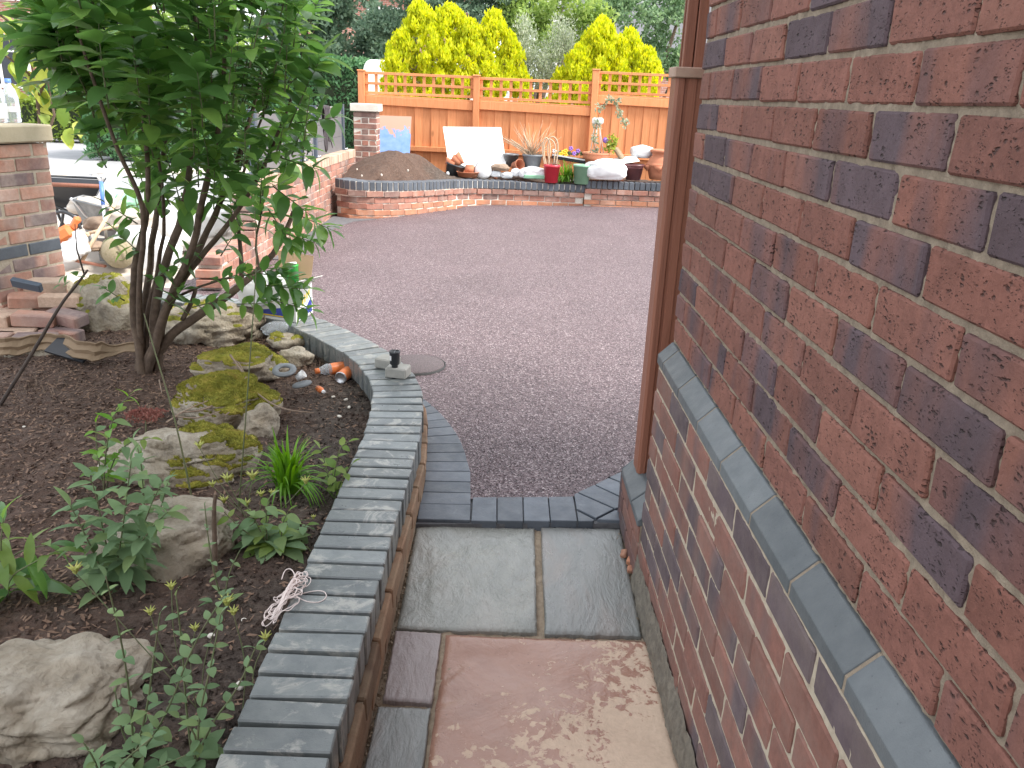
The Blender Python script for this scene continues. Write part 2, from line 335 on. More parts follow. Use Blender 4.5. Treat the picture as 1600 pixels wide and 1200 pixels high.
# ------------------------------------------------------------------ object helpers
WL = {}                                     # world position of each object's origin
def place(o, pos, parent):
    pos = Vector(pos); WL[o.name] = pos
    COL.objects.link(o)
    if parent is not None:
        o.parent = parent; o.location = pos-WL[parent.name]
    else: o.location = pos
def thing(name, label, cat, loc=(0, 0, 0), group=None):
    o = bpy.data.objects.new(name, None); o.empty_display_size = .1; place(o, loc, None)
    o['label'] = label; o['category'] = cat
    if group: o['group'] = group
    return o
def tag(o, label=None, cat=None, group=None, kind=None):
    for k, v in (('label', label), ('category', cat), ('group', group), ('kind', kind)):
        if v: o[k] = v
    return o
def mesh(name, V, F, m=None, smooth=False):
    me = bpy.data.meshes.new(name); me.from_pydata([tuple(v) for v in V], [], F); me.update()
    if m: me.materials.append(M[m])
    if smooth: me.polygons.foreach_set('use_smooth', [True]*len(me.polygons))
    return me
def mesh_np(name, V, n, m, smooth=False):
    """V (k*n,3): k polygons with n corners each"""
    V = np.asarray(V, dtype=np.float32).reshape(-1, 3); k = len(V)//n
    me = bpy.data.meshes.new(name); me.vertices.add(len(V)); me.vertices.foreach_set('co', V.ravel())
    me.loops.add(len(V)); me.loops.foreach_set('vertex_index', np.arange(len(V), dtype=np.int32))
    me.polygons.add(k); me.polygons.foreach_set('loop_start', np.arange(0, len(V), n, dtype=np.int32))
    me.update(calc_edges=True); me.materials.append(M[m]); return me
class MB:
    """collects shapes in world coordinates and links them as one mesh object"""
    def __init__(s): s.v = []; s.f = []; s.sm = []
    def add(s, V, F, smooth=False, mat=None):
        o = len(s.v); s.v += [Vector(v) if mat is None else mat@Vector(v) for v in V]; s.f += [tuple(i+o for i in q) for q in F]; s.sm += [smooth]*len(F); return s
    def box(s, c, d, rz=0, bev=0, rot=None):
        V, F = boxvf(*d, bev); R = (rot.to_matrix() if rot else Matrix.Rotation(rz, 3, 'Z')).to_4x4()
        return s.add(V, F, False, Matrix.Translation(Vector(c))@R)
    def beam(s, a, b, w, h, bev=0, up=(0, 0, 1)):
        a, b = Vector(a), Vector(b); d = b-a; x = d.normalized(); y = Vector(up).cross(x)
        if y.length < 1e-4: y = Vector((0, 1, 0)).cross(x)
        y.normalize(); z = x.cross(y); R = Matrix((x, y, z)).transposed().to_4x4()
        V, F = boxvf(d.length, w, h, bev); return s.add(V, F, False, Matrix.Translation((a+b)/2)@R)
    def prism(s, pts, z0, z1):
        n = len(pts); V = [(p[0], p[1], z0) for p in pts]+[(p[0], p[1], z1) for p in pts]
        A = sum(pts[i][0]*pts[(i+1) % n][1]-pts[(i+1) % n][0]*pts[i][1] for i in range(n))
        F = [tuple(range(n-1, -1, -1)), tuple(range(n, 2*n))]+[(i, (i+1) % n, n+(i+1) % n, n+i) for i in range(n)]
        if A < 0: F = [f[::-1] for f in F]
        return s.add(V, F)
    def tube(s, P, r, seg=8, caps=True):
        P = [Vector(p) for p in P]; n = len(P); rr = r if hasattr(r, '__len__') else [r]*n
        V = []; F = []; prev = None
        for i, p in enumerate(P):
            d = (P[min(i+1, n-1)]-P[max(i-1, 0)]).normalized()
            if prev is None: x = d.orthogonal().normalized()
            else:
                x = prev-d*prev.dot(d)
                x = x.normalized() if x.length > 1e-5 else d.orthogonal().normalized()
            prev = x; y = d.cross(x)
            for k in range(seg):
                a = 2*math.pi*k/seg; V.append(p+(x*math.cos(a)+y*math.sin(a))*rr[i])
        for i in range(n-1):
            for k in range(seg): F.append((i*seg+k, i*seg+(k+1) % seg, (i+1)*seg+(k+1) % seg, (i+1)*seg+k))
        if caps: F += [tuple(range(seg-1, -1, -1)), tuple(range((n-1)*seg, n*seg))]
        return s.add(V, F, True)
    def lathe(s, c, prof, seg=24, mat=None, closed=False):
        V = []; F = []; n = len(prof)
        for r, z in prof:
            for k in range(seg): a = 2*math.pi*k/seg; V.append((r*math.cos(a), r*math.sin(a), z))
        for i in range(n-1):
            for k in range(seg): F.append((i*seg+k, i*seg+(k+1) % seg, (i+1)*seg+(k+1) % seg, (i+1)*seg+k))
        if closed:
            for k in range(seg): F.append(((n-1)*seg+k, (n-1)*seg+(k+1) % seg, (k+1) % seg, k))
        T = Matrix.Translation(Vector(c)); T = T@mat.to_4x4() if mat else T
        return s.add(V, F, True, T)
    def build(s, name, m, parent=None, pos=None):
        pos = Vector(pos) if pos is not None else (WL[parent.name] if parent is not None else Vector((0, 0, 0)))
        me = mesh(name, [v-pos for v in s.v], s.f, m); me.polygons.foreach_set('use_smooth', s.sm)
        o = bpy.data.objects.new(name, me); place(o, pos, parent); return o
def boxvf(lx, ly, lz, b=0, jit=0):
    x, y, z = lx/2, ly/2, lz/2
    if not b:
        V = [(-x, -y, -z), (x, -y, -z), (x, y, -z), (-x, y, -z), (-x, -y, z), (x, -y, z), (x, y, z), (-x, y, z)]
        return V, [(3, 2, 1, 0), (4, 5, 6, 7), (0, 1, 5, 4), (1, 2, 6, 5), (2, 3, 7, 6), (3, 0, 4, 7)]
    V = []; idx = {}
    for sx in (-1, 1):
        for sy in (-1, 1):
            for sz in (-1, 1):
                j = [U(-jit, jit) for _ in range(3)]
                for ax in range(3):
                    c = [sx*(x-b), sy*(y-b), sz*(z-b)]; c[ax] += b*(sx, sy, sz)[ax]
                    idx[(sx, sy, sz, ax)] = len(V); V.append(tuple(c[i]+j[i] for i in range(3)))
    g = lambda *k: idx[k]; F = []
    def face(ids, n):
        p = [Vector(V[i]) for i in ids]; nn = (p[1]-p[0]).cross(p[2]-p[0])
        F.append(tuple(ids) if nn.dot(Vector(n)) > 0 else tuple(ids[::-1]))
    for s in (-1, 1):
        face([g(s, -1, -1, 0), g(s, 1, -1, 0), g(s, 1, 1, 0), g(s, -1, 1, 0)], (s, 0, 0))
        face([g(-1, s, -1, 1), g(1, s, -1, 1), g(1, s, 1, 1), g(-1, s, 1, 1)], (0, s, 0))
        face([g(-1, -1, s, 2), g(1, -1, s, 2), g(1, 1, s, 2), g(-1, 1, s, 2)], (0, 0, s))
        for q in (-1, 1):
            face([g(-1, s, q, 1), g(1, s, q, 1), g(1, s, q, 2), g(-1, s, q, 2)], (0, s, q))
            face([g(s, -1, q, 0), g(s, 1, q, 0), g(s, 1, q, 2), g(s, -1, q, 2)], (s, 0, q))
            face([g(s, q, -1, 0), g(s, q, 1, 0), g(s, q, 1, 1), g(s, q, -1, 1)], (s, q, 0))
            for w in (-1, 1): face([g(s, q, w, 0), g(s, q, w, 1), g(s, q, w, 2)], (s, q, w))
    return V, F
_cache = {}
def block_mesh(name, lx, ly, lz, m, b=.003, jit=.0015, nvar=5):
    k = (round(lx, 4), round(ly, 4), round(lz, 4), m, b)
    L = _cache.setdefault(k, [])
    if len(L) < nvar: L.append(mesh(name, *boxvf(lx, ly, lz, b, jit), m))
    return random.choice(L)
def inst(name, me, pos, parent=None, rot=(0, 0, 0), scale=None):
    o = bpy.data.objects.new(name, me); place(o, pos, parent); o.rotation_euler = rot if not isinstance(rot, Matrix) else rot.to_euler()
    if scale: o.scale = scale
    return o
def fbm(p, o=4): return noise.fractal(Vector(p), .9, 2.1, o)
def grid(name, m, x0, x1, y0, y1, step, zf, parent=None, inside=None, smooth=True):
    nx = max(1, int((x1-x0)/step)); ny = max(1, int((y1-y0)/step)); V = []
    for j in range(ny+1):
        for i in range(nx+1):
            x = x0+(x1-x0)*i/nx; y = y0+(y1-y0)*j/ny; V.append((x, y, zf(x, y)))
    F = []
    for j in range(ny):
        for i in range(nx):
            a = j*(nx+1)+i
            if inside and not inside(x0+(x1-x0)*(i+.5)/nx, y0+(y1-y0)*(j+.5)/ny): continue
            F.append((a, a+1, a+nx+2, a+nx+1))
    o = bpy.data.objects.new(name, mesh(name, V, F, m, smooth)); place(o, (0, 0, 0), parent); return o
def lerp_path(P, s):
    """point and tangent at arclength s on a polyline"""
    for a, b in zip(P, P[1:]):
        L = (Vector(b)-Vector(a)).length
        if s <= L or b is P[-1]:
            t = s/L; return Vector(a).lerp(Vector(b), t), (Vector(b)-Vector(a)).normalized()
        s -= L
def smooth_path(P, n=3):
    P = [Vector(p) for p in P]
    for _ in range(n):
        Q = [P[0]]
        for a, b in zip(P, P[1:]): Q += [a.lerp(b, .25), a.lerp(b, .75)]
        Q.append(P[-1]); P = Q
    return P
def plen(P): return sum((Vector(b)-Vector(a)).length for a, b in zip(P, P[1:]))

# ================================================================== ground, drive, road
def drive_z(x, y):
    s = min(1, max(0, (y-4)/7.5)); return .02+s*(.012*(x+.6)+.02)
def gnd_z(x, y): return -.06-.0*(y)
g_ = MB(); g_.add([(-120, -40, -.14), (120, -40, -.14), (120, 200, -.14), (-120, 200, -.14)], [(0, 1, 2, 3)])
tag(g_.build('ground', 'ground'), kind='structure')
g_ = MB(); g_.prism([(-60, 8.5), (-3.6, 8.5), (-3.6, 13), (-2.3, 13.5), (-2.3, 60), (-60, 60)], -.13, -.10)
tag(g_.build('road', 'road'), kind='structure')
# pale pavement outside the gateway, under the builders' tools
tag(grid('pavement', 'paving_pale', -9, -2.2, 4.2, 9.4, .1, lambda x, y: .0+.012*fbm((x*2, y*2, 0)), inside=lambda x, y: y < 9.3), kind='structure')
kb = MB()
for i in range(16):
    p = Vector((-9.5+i*.92-.0, 13.2+i*.55, -.07)); kb.box(p, (.9, .14, .12), rz=.54)
tag(kb.build('kerb', 'stone_pale'), kind='structure')
DR = [(-2.7, 5.0), (-2.35, 7.2), (-2.06, 7.4), (-2.06, 10.1), (-1.8, 10.0), (-1.55, 10.0), (-1.25, 10.25), (-.9, 10.7), (-.6, 11.1), (-.45, 11.5), (3.5, 12.1), (6.5, 12.2), (6.5, 2.7), (-.3, 2.62), (-.3, 3.3), (-.5, 3.8), (-1.05, 4.5), (-1.5, 4.85)]
def in_poly(x, y, P):
    c = False; n = len(P)
    for i in range(n):
        (x1, y1), (x2, y2) = P[i][:2], P[(i+1) % n][:2]
        if (y1 > y) != (y2 > y) and x < (x2-x1)*(y-y1)/(y2-y1)+x1: c = not c
    return c
# edge of the tarmac follows the blue edging blocks, so cells under those are left out
EDG = [at(*p, Z=.03)[:2] for p in [(736, 779), (736, 752), (733, 722), (725, 692), (712, 672), (700, 655), (685, 640), (672, 628), (660, 620)]]
hole = [(-.4, 2.5), (-.4, 4.0)]+[(p[0]-.012, p[1]) for p in EDG[::-1]]+[(p[0], p[1]) for p in [at(736, 776, Z=.03), at(893, 774, Z=.03), at(950, 744, Z=.03), at(1003, 715, Z=.03)]]+[(.8, 3.3), (.8, 2.3)]
def rag(x, y): return x+.008*noise.noise((x*60, y*60, 0)), y+.008*noise.noise((x*60, y*60, 9))
def in_drive(x, y):
    if not in_poly(x, y, DR): return False
    if y < 4.1 and in_poly(*rag(x, y), hole): return False
    return True
def tz(x, y): return drive_z(x, y)+(.0035*noise.noise((x*50, y*50, 0)) if y < 5 else 0)+.004*noise.noise((x*1.5, y*1.5, 3))
tag(grid('driveway', 'tarmac_red', -.6, 1.6, 2.6, 4.6, .0085, tz, inside=in_drive), kind='structure')
tag(grid('driveway', 'tarmac_red', -2.8, 6.5, 2.6, 12.3, .05, tz, inside=lambda x, y: in_drive(x, y) and not (-.6 < x < 1.6 and y < 4.6)), kind='structure')
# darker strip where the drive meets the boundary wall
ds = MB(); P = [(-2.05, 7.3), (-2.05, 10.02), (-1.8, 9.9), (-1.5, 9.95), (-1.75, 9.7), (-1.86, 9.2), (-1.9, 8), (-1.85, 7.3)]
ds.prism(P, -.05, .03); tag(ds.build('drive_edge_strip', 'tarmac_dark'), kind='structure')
# stones lying in the near part of the tarmac
ch = []
for _ in range(9000):
    x, y = U(-.2, 1.1), 2.85+abs(random.gauss(0, .6))
    if y > 4.4 or not in_drive(x, y): continue
    r = U(.0015, .0036); z = tz(x, y)+r*.3; a = U(0, 6.28); c, s = math.cos(a)*r, math.sin(a)*r
    q = [(x+c, y+s, z), (x-s, y+c, z), (x-c, y-s, z), (x+s, y-c, z)]; t_ = (x, y, z+r*.8)
    for k in range(4): ch.append((q[k], q[(k+1) % 4], t_))
o = bpy.data.objects.new('tarmac_chippings', mesh_np('tarmac_chippings', ch, 3, 'tarmac_red')); place(o, (0, 0, 0), None); tag(o, kind='stuff', label='loose red chippings on the surface of the drive', cat='chippings')
# round cover in the tarmac behind the planter wall
mc = thing('manhole_cover', 'round grey worn cover patch in the red tarmac beside the planter wall', 'manhole cover', at(648, 569, Z=.03))
b = MB(); c_ = WL[mc.name]; b.lathe(c_, [(0, .006), (.165, .006), (.168, .004), (.17, -.02)], 40); b.build('lid', 'manhole', mc)
b = MB(); b.lathe(c_, [(.172, -.02), (.172, .003), (.176, .003), (.176, -.02)], 40); b.build('rim', 'rubber', mc)

# ================================================================== house on the right
WX, WE, J0 = .517, 2.3314, 1.7285
house = thing('brick_house', 'rusticated red-brown brick house wall close on the right with a grey blue splayed plinth course', 'house', (WX, 1., 0))
BL, BH, BD = .215, .065, .1025
def wall_course(k, offs, x, m, ymin=-.25, ends=True):
    """one course of stretchers between joints k and k+1 whose cross joints lie at WE-offs-.225n"""
    z = J0-.075*(k+.5); y1 = WE; n = 0
    while y1 > ymin:
        y0 = WE-offs-.225*n+.005; L = y1-y0
        if L > .03:
            me = block_mesh('brick', BD, L, BH, m, .0035, .0016, 6)
            inst('brick', me, (x+BD/2+U(-.002, .0012), (y0+y1)/2, z+U(-.001, .001)), house, (U(-.006, .006), U(-.004, .004), U(-.006, .006)))
        y1 = y0-.01; n += 1
for k in range(-4, 12): wall_course(k, .219 if k % 2 else .104, WX, 'brick_house')
for k in range(13, 23): wall_course(k, (.19 if k % 2 else .085)+(.02 if k % 3 else 0), WX-.036, 'brick_house_low', -.1)
# splayed blue plinth bricks
V = [(.0, -.0325), (.10, -.0325), (.10, .0325), (.039, .0325), (.0, -.006)]
yb = at(1059.6, 548.6, X=WX)[1]; y1 = WE; n = 0
while y1 > -.3:
    y0 = yb-.225*n+.004
    mb = MB(); L = y1-y0
    vv = [(WX-.040+x, y0 if s else y1, J0-.075*12.5+z+.003) for s in (0, 1) for x, z in V]
    mb.add(vv, [(0, 1, 2, 3, 4), (9, 8, 7, 6, 5)]+[(i, i+5, (i+1) % 5+5, (i+1) % 5) for i in range(5)])
    o = mb.build('plinth_brick', 'plinth_blue', house, ((WX), (y0+y1)/2, J0-.075*12.5))
    md = o.modifiers.new('bevel', 'BEVEL'); md.width = .0025; md.segments = 2
    y1 = y0-.008; n += 1
b = MB(); vv = [(WX-.038+x, y_, J0-.075*12.5+z+.001) for y_ in (WE-.002, -.3) for x, z in V]
b.add(vv, [(0, 1, 2, 3, 4), (9, 8, 7, 6, 5)]+[(i, i+5, (i+1) % 5+5, (i+1) % 5) for i in range(5)]); b.build('plinth_mortar', 'mortar_house', house)
# mortar: a rough bed just behind the brick faces
def mort(x, d, a=1.):
    def f(u, v): return x+d+.0034*a*fbm((u*45, v*45, x))+.0016*a*noise.noise((u*170, v*170, 2))
    return f
def vgrid(name, m, xf, y0, y1, z0, z1, step, parent):
    ny = int((y1-y0)/step); nz = int((z1-z0)/step); V = []; F = []
    for j in range(nz+1):
        for i in range(ny+1):
            y = y0+(y1-y0)*i/ny; z = z0+(z1-z0)*j/nz; V.append((xf(y, z), y, z))
    for j in range(nz):
        for i in range(ny): a = j*(ny+1)+i; F.append((a, a+ny+1, a+ny+2, a+1))
    V = [Vector(v)-WL[parent.name] for v in V]
    o = bpy.data.objects.new(name, mesh(name, V, F, m, True)); place(o, WL[parent.name], parent); return o
vgrid('mortar', 'mortar_house', mort(WX, .0052), -.3, WE-.003, .80, 2.03, .0065, house)
vgrid('mortar', 'mortar_low', mort(WX-.036, .0032, .35), -.3, WE-.003, 0, .762, .009, house)
# cement haunching at the foot of the wall
def hx(y, z): return WX-.036-.003-max(0, (.10-z))*.14+.006*fbm((y*14, z*14, 0))+.003*fbm((y*60, z*60, 5))
vgrid('cement_haunch', 'haunch', hx, -.3, WE-.001, -.03, .105+.0, .008, house)
# masonry above and behind the visible part
b = MB()
for k in range(-46, -4):
    z = J0-.075*(k+.5); y1 = WE; n = 0
    while y1 > -3.5:
        y0 = WE-(.219 if k % 2 else .104)-.225*n+.005; b.box((WX+.05+U(-.001, .001), (y0+y1)/2, z), (.1, y1-y0, .065)); y1 = y0-.01; n += 1
for k in range(-4, 12):
    z = J0-.075*(k+.5)
    for n in range(14): b.box((WX+.05, -.40-.225*n-(.11 if k % 2 else 0), z), (.1, .215, .065))
tag(b.build('brick', 'brick_house', house), kind='stuff')
b = MB(); b.box((2.82, -.6, 2.6), (4.5, 5.84, 5.15)); b.box((WX+.056, -1.9, .4), (.1, 3.2, .8)); b.build('wall_core', 'mortar_house', house)
b = MB(); b.beam((WX-.35, WE+.35, 5.15), (WX-.35, -3.9, 5.15), .02, .16); b.prism([(WX-.35, WE+.35), (5.2, WE+.35), (5.2, -3.9), (WX-.35, -3.9)], 5.2, 5.24); b.build('eaves', 'white_paint', house)
b = MB(); b.add([(WX-.35, WE+.35, 5.24), (5.2, WE+.35, 5.24), (5.2, -3.9, 5.24), (WX-.35, -3.9, 5.24), (2.8, WE+.35, 6.9), (2.8, -3.9, 6.9)], [(0, 4, 5, 3), (1, 2, 5, 4), (0, 1, 4), (2, 3, 5)]); b.build('roof', 'slate_roof', house)

# low plinth stub continuing past the corner, with splayed blue caps
stub = thing('low_plinth_wall', 'low brick stub wall with bevelled blue-grey caps at the foot of the timber post', 'wall', (.5, 2.5, 0))
SX = .474; SE = 2.73
for k in range(3):
    z = .0+.035+k*.067; off = .11 if k % 2 else 0; y = WE+.006-off
    while y < SE-.01:
        y2 = min(y+.215, SE); ys = max(y, WE+.006)
        if y2-ys > .03: inst('brick', block_mesh('brick', .1, y2-ys, .058, 'brick_house_low'), (SX+.05, (ys+y2)/2, z), stub)
        y = y2+.01
b = MB(); b.prism([(SX+.006, WE+.004), (SX+.006, SE-.004), (SX+.13, SE+.18), (.9, SE+.18), (.9, WE+.01)], -.02, .21); b.build('mortar', 'mortar_house', stub)
b = MB(); b.box((SX+.065+.04, SE+.095, .1), (.10, .22, .19), rz=-.62); b.build('brick', 'brick_house_low', stub)
cz = .202
for (ya, yb2) in ((WE+.004, 2.47), (2.478, 2.72)):
    skew = .0 if ya < 2.4 else .03
    b = MB(); vv = []
    for s, yy in ((0, ya), (1, yb2)):
        for x, z in ((0, 0), (.12, 0), (.12, .062), (.05, .062), (0, .022)): vv.append((SX-.006+x, yy+(skew*(x/.1) if s else 0), cz+z))
    b.add([Vector(v) for v in vv], [(4, 3, 2, 1, 0), (5, 6, 7, 8, 9)]+[((i+1) % 5, (i+1) % 5+5, i+5, i) for i in range(5)])
    o = b.build('cap_brick', 'plinth_blue', stub); md = o.modifiers.new('bevel', 'BEVEL'); md.width = .003
b = MB(); vv = []
for s, (px, py) in ((0, (SX-.006, 2.726)), (1, (SX+.125, 2.93))):
    dx, dy = (.85, -.5)
    for x, z in ((0, 0), (.12, 0), (.12, .062), (.05, .062), (0, .022)): vv.append((px+x*dx*1.1, py+x*dy*.55+(x*.35 if not s else 0), cz+z))
b.add(vv, [(4, 3, 2, 1, 0), (5, 6, 7, 8, 9)]+[((i+1) % 5, (i+1) % 5+5, i+5, i) for i in range(5)])
o = b.build('cap_brick', 'plinth_blue', stub); md = o.modifiers.new('bevel', 'BEVEL'); md.width = .003

# timber gate post standing on the stub, moulded timber frame above it
px0, px1, py0 = .5035, .60, 2.605
post = thing('timber_post', 'tall red-brown moulded timber post at the corner of the brick house', 'post', (.54, 2.64, .26))
b = MB(); prof = [(px0, py0+.085), (px0, py0+.008), (px0+.008, py0), (px0+.026, py0), (px0+.030, py0+.007), (px0+.036, py0+.007), (px0+.040, py0), (px0+.062, py0), (px0+.066, py0+.006), (px1, py0+.006), (px1, py0+.085)]
b.prism(prof, .262, 1.567); b.build('post_body', 'gate_brown', post)
b = MB(); b.box((.548, 2.645, 1.583), (.106, .105, .030), bev=.003); b.build('post_cap', 'brick_tan', post)
fr = post
for x, w in ((.541, .021), (.574, .030)):
    b = MB(); b.beam((x, 2.66, 1.598), (x, 2.66, 2.7), .03, w, .002); b.build('upright', 'gate_brown', fr)
b = MB(); b.box((.557, 2.69, 2.15), (.066, .008, 1.1)); b.build('backing_board', 'gate_brown', fr)

# ================================================================== path
path = MB(); path.prism([(-.40, -.6), (-.29, 2.7), (.62, 2.7), (.62, -.6)], -.1, -.034); tag(path.build('path_base', 'mortar_path'), kind='structure')
paving = thing('paving', 'wet riven sandstone path of grey and pink slabs between planter and house', 'path', (.1, 1.8, 0))
def slab(name, C, m, label, th=.03, relief=.0016, z=0., ridges=None):
    """C: four corners (near-left first, counter-clockwise from above)"""
    C = [Vector(c[:2]) for c in C]; n = 44; V = []; F = []
    sd_ = U(0, 99)
    for j in range(n+1):
        for i in range(n+1):
            u, v = i/n, j/n
            eu = .0035*fbm((sd_+v*9, 1, 0)) if i in (0, n) else 0; ev = .0035*fbm((sd_+u*9, 5, 0)) if j in (0, n) else 0
            p = (C[0]*(1-u)+C[1]*u)*(1-v)+(C[3]*(1-u)+C[2]*u)*v
            p = p+Vector((eu, ev))
            h = relief*(fbm((p.x*6+sd_, p.y*4, 0))+.5*fbm((p.x*22, p.y*13+sd_, 1), 5))
            if ridges:
                for (qx, qy, rr, dep, nx_, ny_) in ridges:
                    dd = (p.x-qx)*nx_+(p.y-qy)*ny_+.02*fbm((p.x*9+qx, p.y*9, 3)); al = abs((p.x-qx)*-ny_+(p.y-qy)*nx_)
                    if al < rr: h += dep*(1/(1+math.exp(-dd*350))-.5)*(1-(al/rr)**2)
            e = min(i, n-i, j, n-j)
            if e == 0: h -= .004
            V.append((p.x, p.y, z+h))
    for j in range(n):
        for i in range(n): a = j*(n+1)+i; F.append((a, a+1, a+n+2, a+n+1))
    rim = [i for i in range(n+1)]+[(j+1)*(n+1)-1 for j in range(1, n+1)]+[n*(n+1)+i for i in range(n-1, -1, -1)]+[j*(n+1) for j in range(n-1, 0, -1)]
    b0 = len(V); V += [(V[i][0]*1, V[i][1], z-th) for i in rim]; k = len(rim)
    F += [(rim[i], b0+i, b0+(i+1) % k, rim[(i+1) % k]) for i in range(k)]
    pos = (C[0]+C[1]+C[2]+C[3])/4; pos = Vector((pos.x, pos.y, 0))
    me = mesh(name, [Vector(v)-pos for v in V], F, m, True)
    me.polygons.foreach_set('use_smooth', [len(f) == 4 and f[1] == f[0]+1 for f in F])
    o = bpy.data.objects.new('paving_slab', me); place(o, pos, paving)
    if label: o['label'] = label
def gp(x, y, z=0.): return at(x, y, Z=z)
slab('s', [gp(620, 981), gp(839, 987), gp(835, 823), gp(651, 818)], 'slab_grey', 'pale grey wet slab against the planter', ridges=[(-.2, 2.35, .3, .005, 1, .1), (-.21, 2.5, .09, -.006, .8, .4)], relief=.003)
slab('s', [gp(852, 989), gp(1003, 993), gp(969, 825), gp(845, 822)], 'slab_grey_b', 'narrower grey slab against the house wall', relief=.0015)
slab('s', [gp(618, 984), gp(690, 988), gp(675, 1098), gp(598, 1092)][0:1]+[gp(618, 984)] if 0 else [gp(598, 1092), gp(675, 1098), gp(690, 988), gp(618, 984)], 'slab_mauve', 'small mauve slab')
pk = [gp(655, 1290), gp(1085, 1290), gp(1010, 1001), gp(697, 991)]
slab('s', pk, 'slab_pink', 'large pink slab with dry pale blotches', relief=.0014, ridges=[(-.08, 1.86, .10, .010, .75, -.6), (-.1, 1.72, .06, .009, .7, -.7), (.0, 1.96, .14, .007, -.1, 1), (.19, 1.9, .1, .006, 1, .2), (.08, 1.72, .06, .008, .7, -.4), (.12, 1.7, .08, .006, .3, -1), (.3, 1.83, .06, .005, .9, -.1)])
slab('s', [gp(548, 1290), gp(650, 1290), gp(673, 1105), gp(591, 1102)], 'slab_grey_b', 'small grey-green slab at the front')
slab('s', [(-.27, .62), (.15, .62), (.15, 1.32), (-.27, 1.32)], 'slab_grey', None)
slab('s', [(.165, .62), (.46, .62), (.46, 1.32), (.165, 1.32)], 'slab_grey_b', None)
slab('s', [(-.27, .0), (.46, .0), (.46, .605), (-.27, .605)], 'slab_pink', None)
# sand and mortar crumbs in the open joints
jt = grid('path_joint_mortar', 'mortar_path', -.32, .5, .0, 2.69, .009, lambda x, y: -.016+.006*fbm((x*20, y*20, 4))+.004*noise.noise((x*90, y*90, 1)), parent=None)
tag(jt, kind='structure')
gr = []
for _ in range(700):
    y = U(1.2, 2.66); x = (.455+U(0, .03)) if random.random() < .45 else (-.285+U(-.0, .012)*1)
    r = U(.003, .008); z = -.008+r*.5
    c = [Vector((x, y, z))+Vector((random.gauss(0, 1), random.gauss(0, 1), random.gauss(0, 1))).normalized()*r for _ in range(4)]
    for a, b_, d in ((0, 1, 2), (0, 1, 3), (0, 2, 3), (1, 2, 3)): gr.append((c[a], c[b_], c[d]))
o = bpy.data.objects.new('joint_grit', mesh_np('joint_grit', gr, 3, 'mortar_path')); place(o, (0, 0, 0), None); tag(o, 'grit and brick crumbs in the path joints', 'grit', kind='stuff')
for (x, y, s, lb_) in ((975, 865, 1, 'smallest orange brick fragment, furthest along the house wall gap'), (990, 878, 1.3, 'largest orange brick fragment in the house wall gap'), (989, 890, 1.1, 'orange brick fragment nearest the camera in the house wall gap')):
    p = at(x, y, Z=.01); b = MB(); b.box(p, (.022*s, .035*s, .018*s), bev=.004, rot=Euler((U(-.5, .5), U(-.5, .5), U(0, 3)))); b.build('brick_crumb', 'brick_orange')
    tag(bpy.data.objects[-1] if 0 else COL.objects[-1], lb_, 'brick fragment', 'brick fragments beside the slab')

# ================================================================== blue edging blocks
edging = thing('block_edging', 'curved dark blue block paver edging between the tarmac and the slabs', 'edging', (.1, 2.8, 0))
def edgeblk(pts, label=None):
    P3 = [Vector(p) for p in pts]; c = sum(P3, Vector((0, 0)))/len(P3)
    n = len(P3); A = sum(P3[i].x*P3[(i+1) % n].y-P3[(i+1) % n].x*P3[i].y for i in range(n))
    if A < 0: P3 = P3[::-1]
    b = MB(); ins = []
    for i in range(n):          # inset by 2 mm for a joint
        p, q, r = P3[i-1], P3[i], P3[(i+1) % n]
        d = ((p-q).normalized()+(r-q).normalized()); ins.append(q+(d.normalized()*.0025 if d.length > .05 else Vector((0, 0))))
    b.prism(ins, -.035, .025+U(-.0012, .0012)); o = b.build('edging_block', 'edging_blue', edging, (c.x, c.y, 0))
    md = o.modifiers.new('bevel', 'BEVEL'); md.width = .003; md.segments = 2
    o.rotation_euler = (U(-.004, .004), U(-.004, .004), 0)
ez = .025
def ep(x, y): return at(x, y, Z=ez).xy
xs_t = [738, 776.5, 817, 856.5, 896]; xs_b = [735.5, 776.5, 818, 860, 902.5]
for i in range(4): edgeblk([ep(xs_b[i], 813.5), ep(xs_b[i+1], 814.5), ep(xs_t[i+1], 775.5), ep(xs_t[i], 776)])
# blocks laid as headers beside the planter, fanning round the curve
outer = [ep(x, y) for x, y in [(735, 813), (736, 788), (736, 769.5), (735.8, 752.5), (735.5, 736), (731, 721), (727, 706), (722, 692.5), (715, 678.5), (706, 666), (697, 654.5), (687, 643.5), (675, 633), (665, 625), (656, 618)]]
innr = [ep(x, y) for x, y in [(651, 811), (655, 786.5), (660, 768), (663, 751), (663, 735.5), (663, 720.5), (663, 707), (662, 693.5), (661, 682), (660, 670), (659, 658.5), (658, 648), (657, 637.5), (655, 628), (653, 619)]]
for i in range(len(outer)-1): edgeblk([innr[i], outer[i], outer[i+1], innr[i+1]])
def cp(x, y): return ep(640+x/4, 680+y/4)
for P in ([(1025, 368), (1045, 358), (1280, 461), (1165, 519), (1040, 459)], [(1048, 356), (1152, 309), (1312, 384), (1312, 450), (1286, 459)], [(1156, 307), (1241, 263), (1318, 293), (1312, 378)], [(1245, 261), (1325, 224), (1345, 300), (1318, 290)], [(1042, 465), (1160, 525), (1150, 536), (1052, 536)], [(1168, 525), (1283, 464), (1330, 470), (1330, 534)]):
    edgeblk([cp(*p) for p in P])
b = MB(); b.prism([ep(640, 814), ep(905, 813), ep(990, 813), ep(1010, 760), ep(960, 745), ep(898, 778), ep(737, 779), ep(736, 740), ep(715, 685), ep(665, 632), ep(640, 632)], -.05, .012); b.build('bedding', 'tarmac_dark', edging)

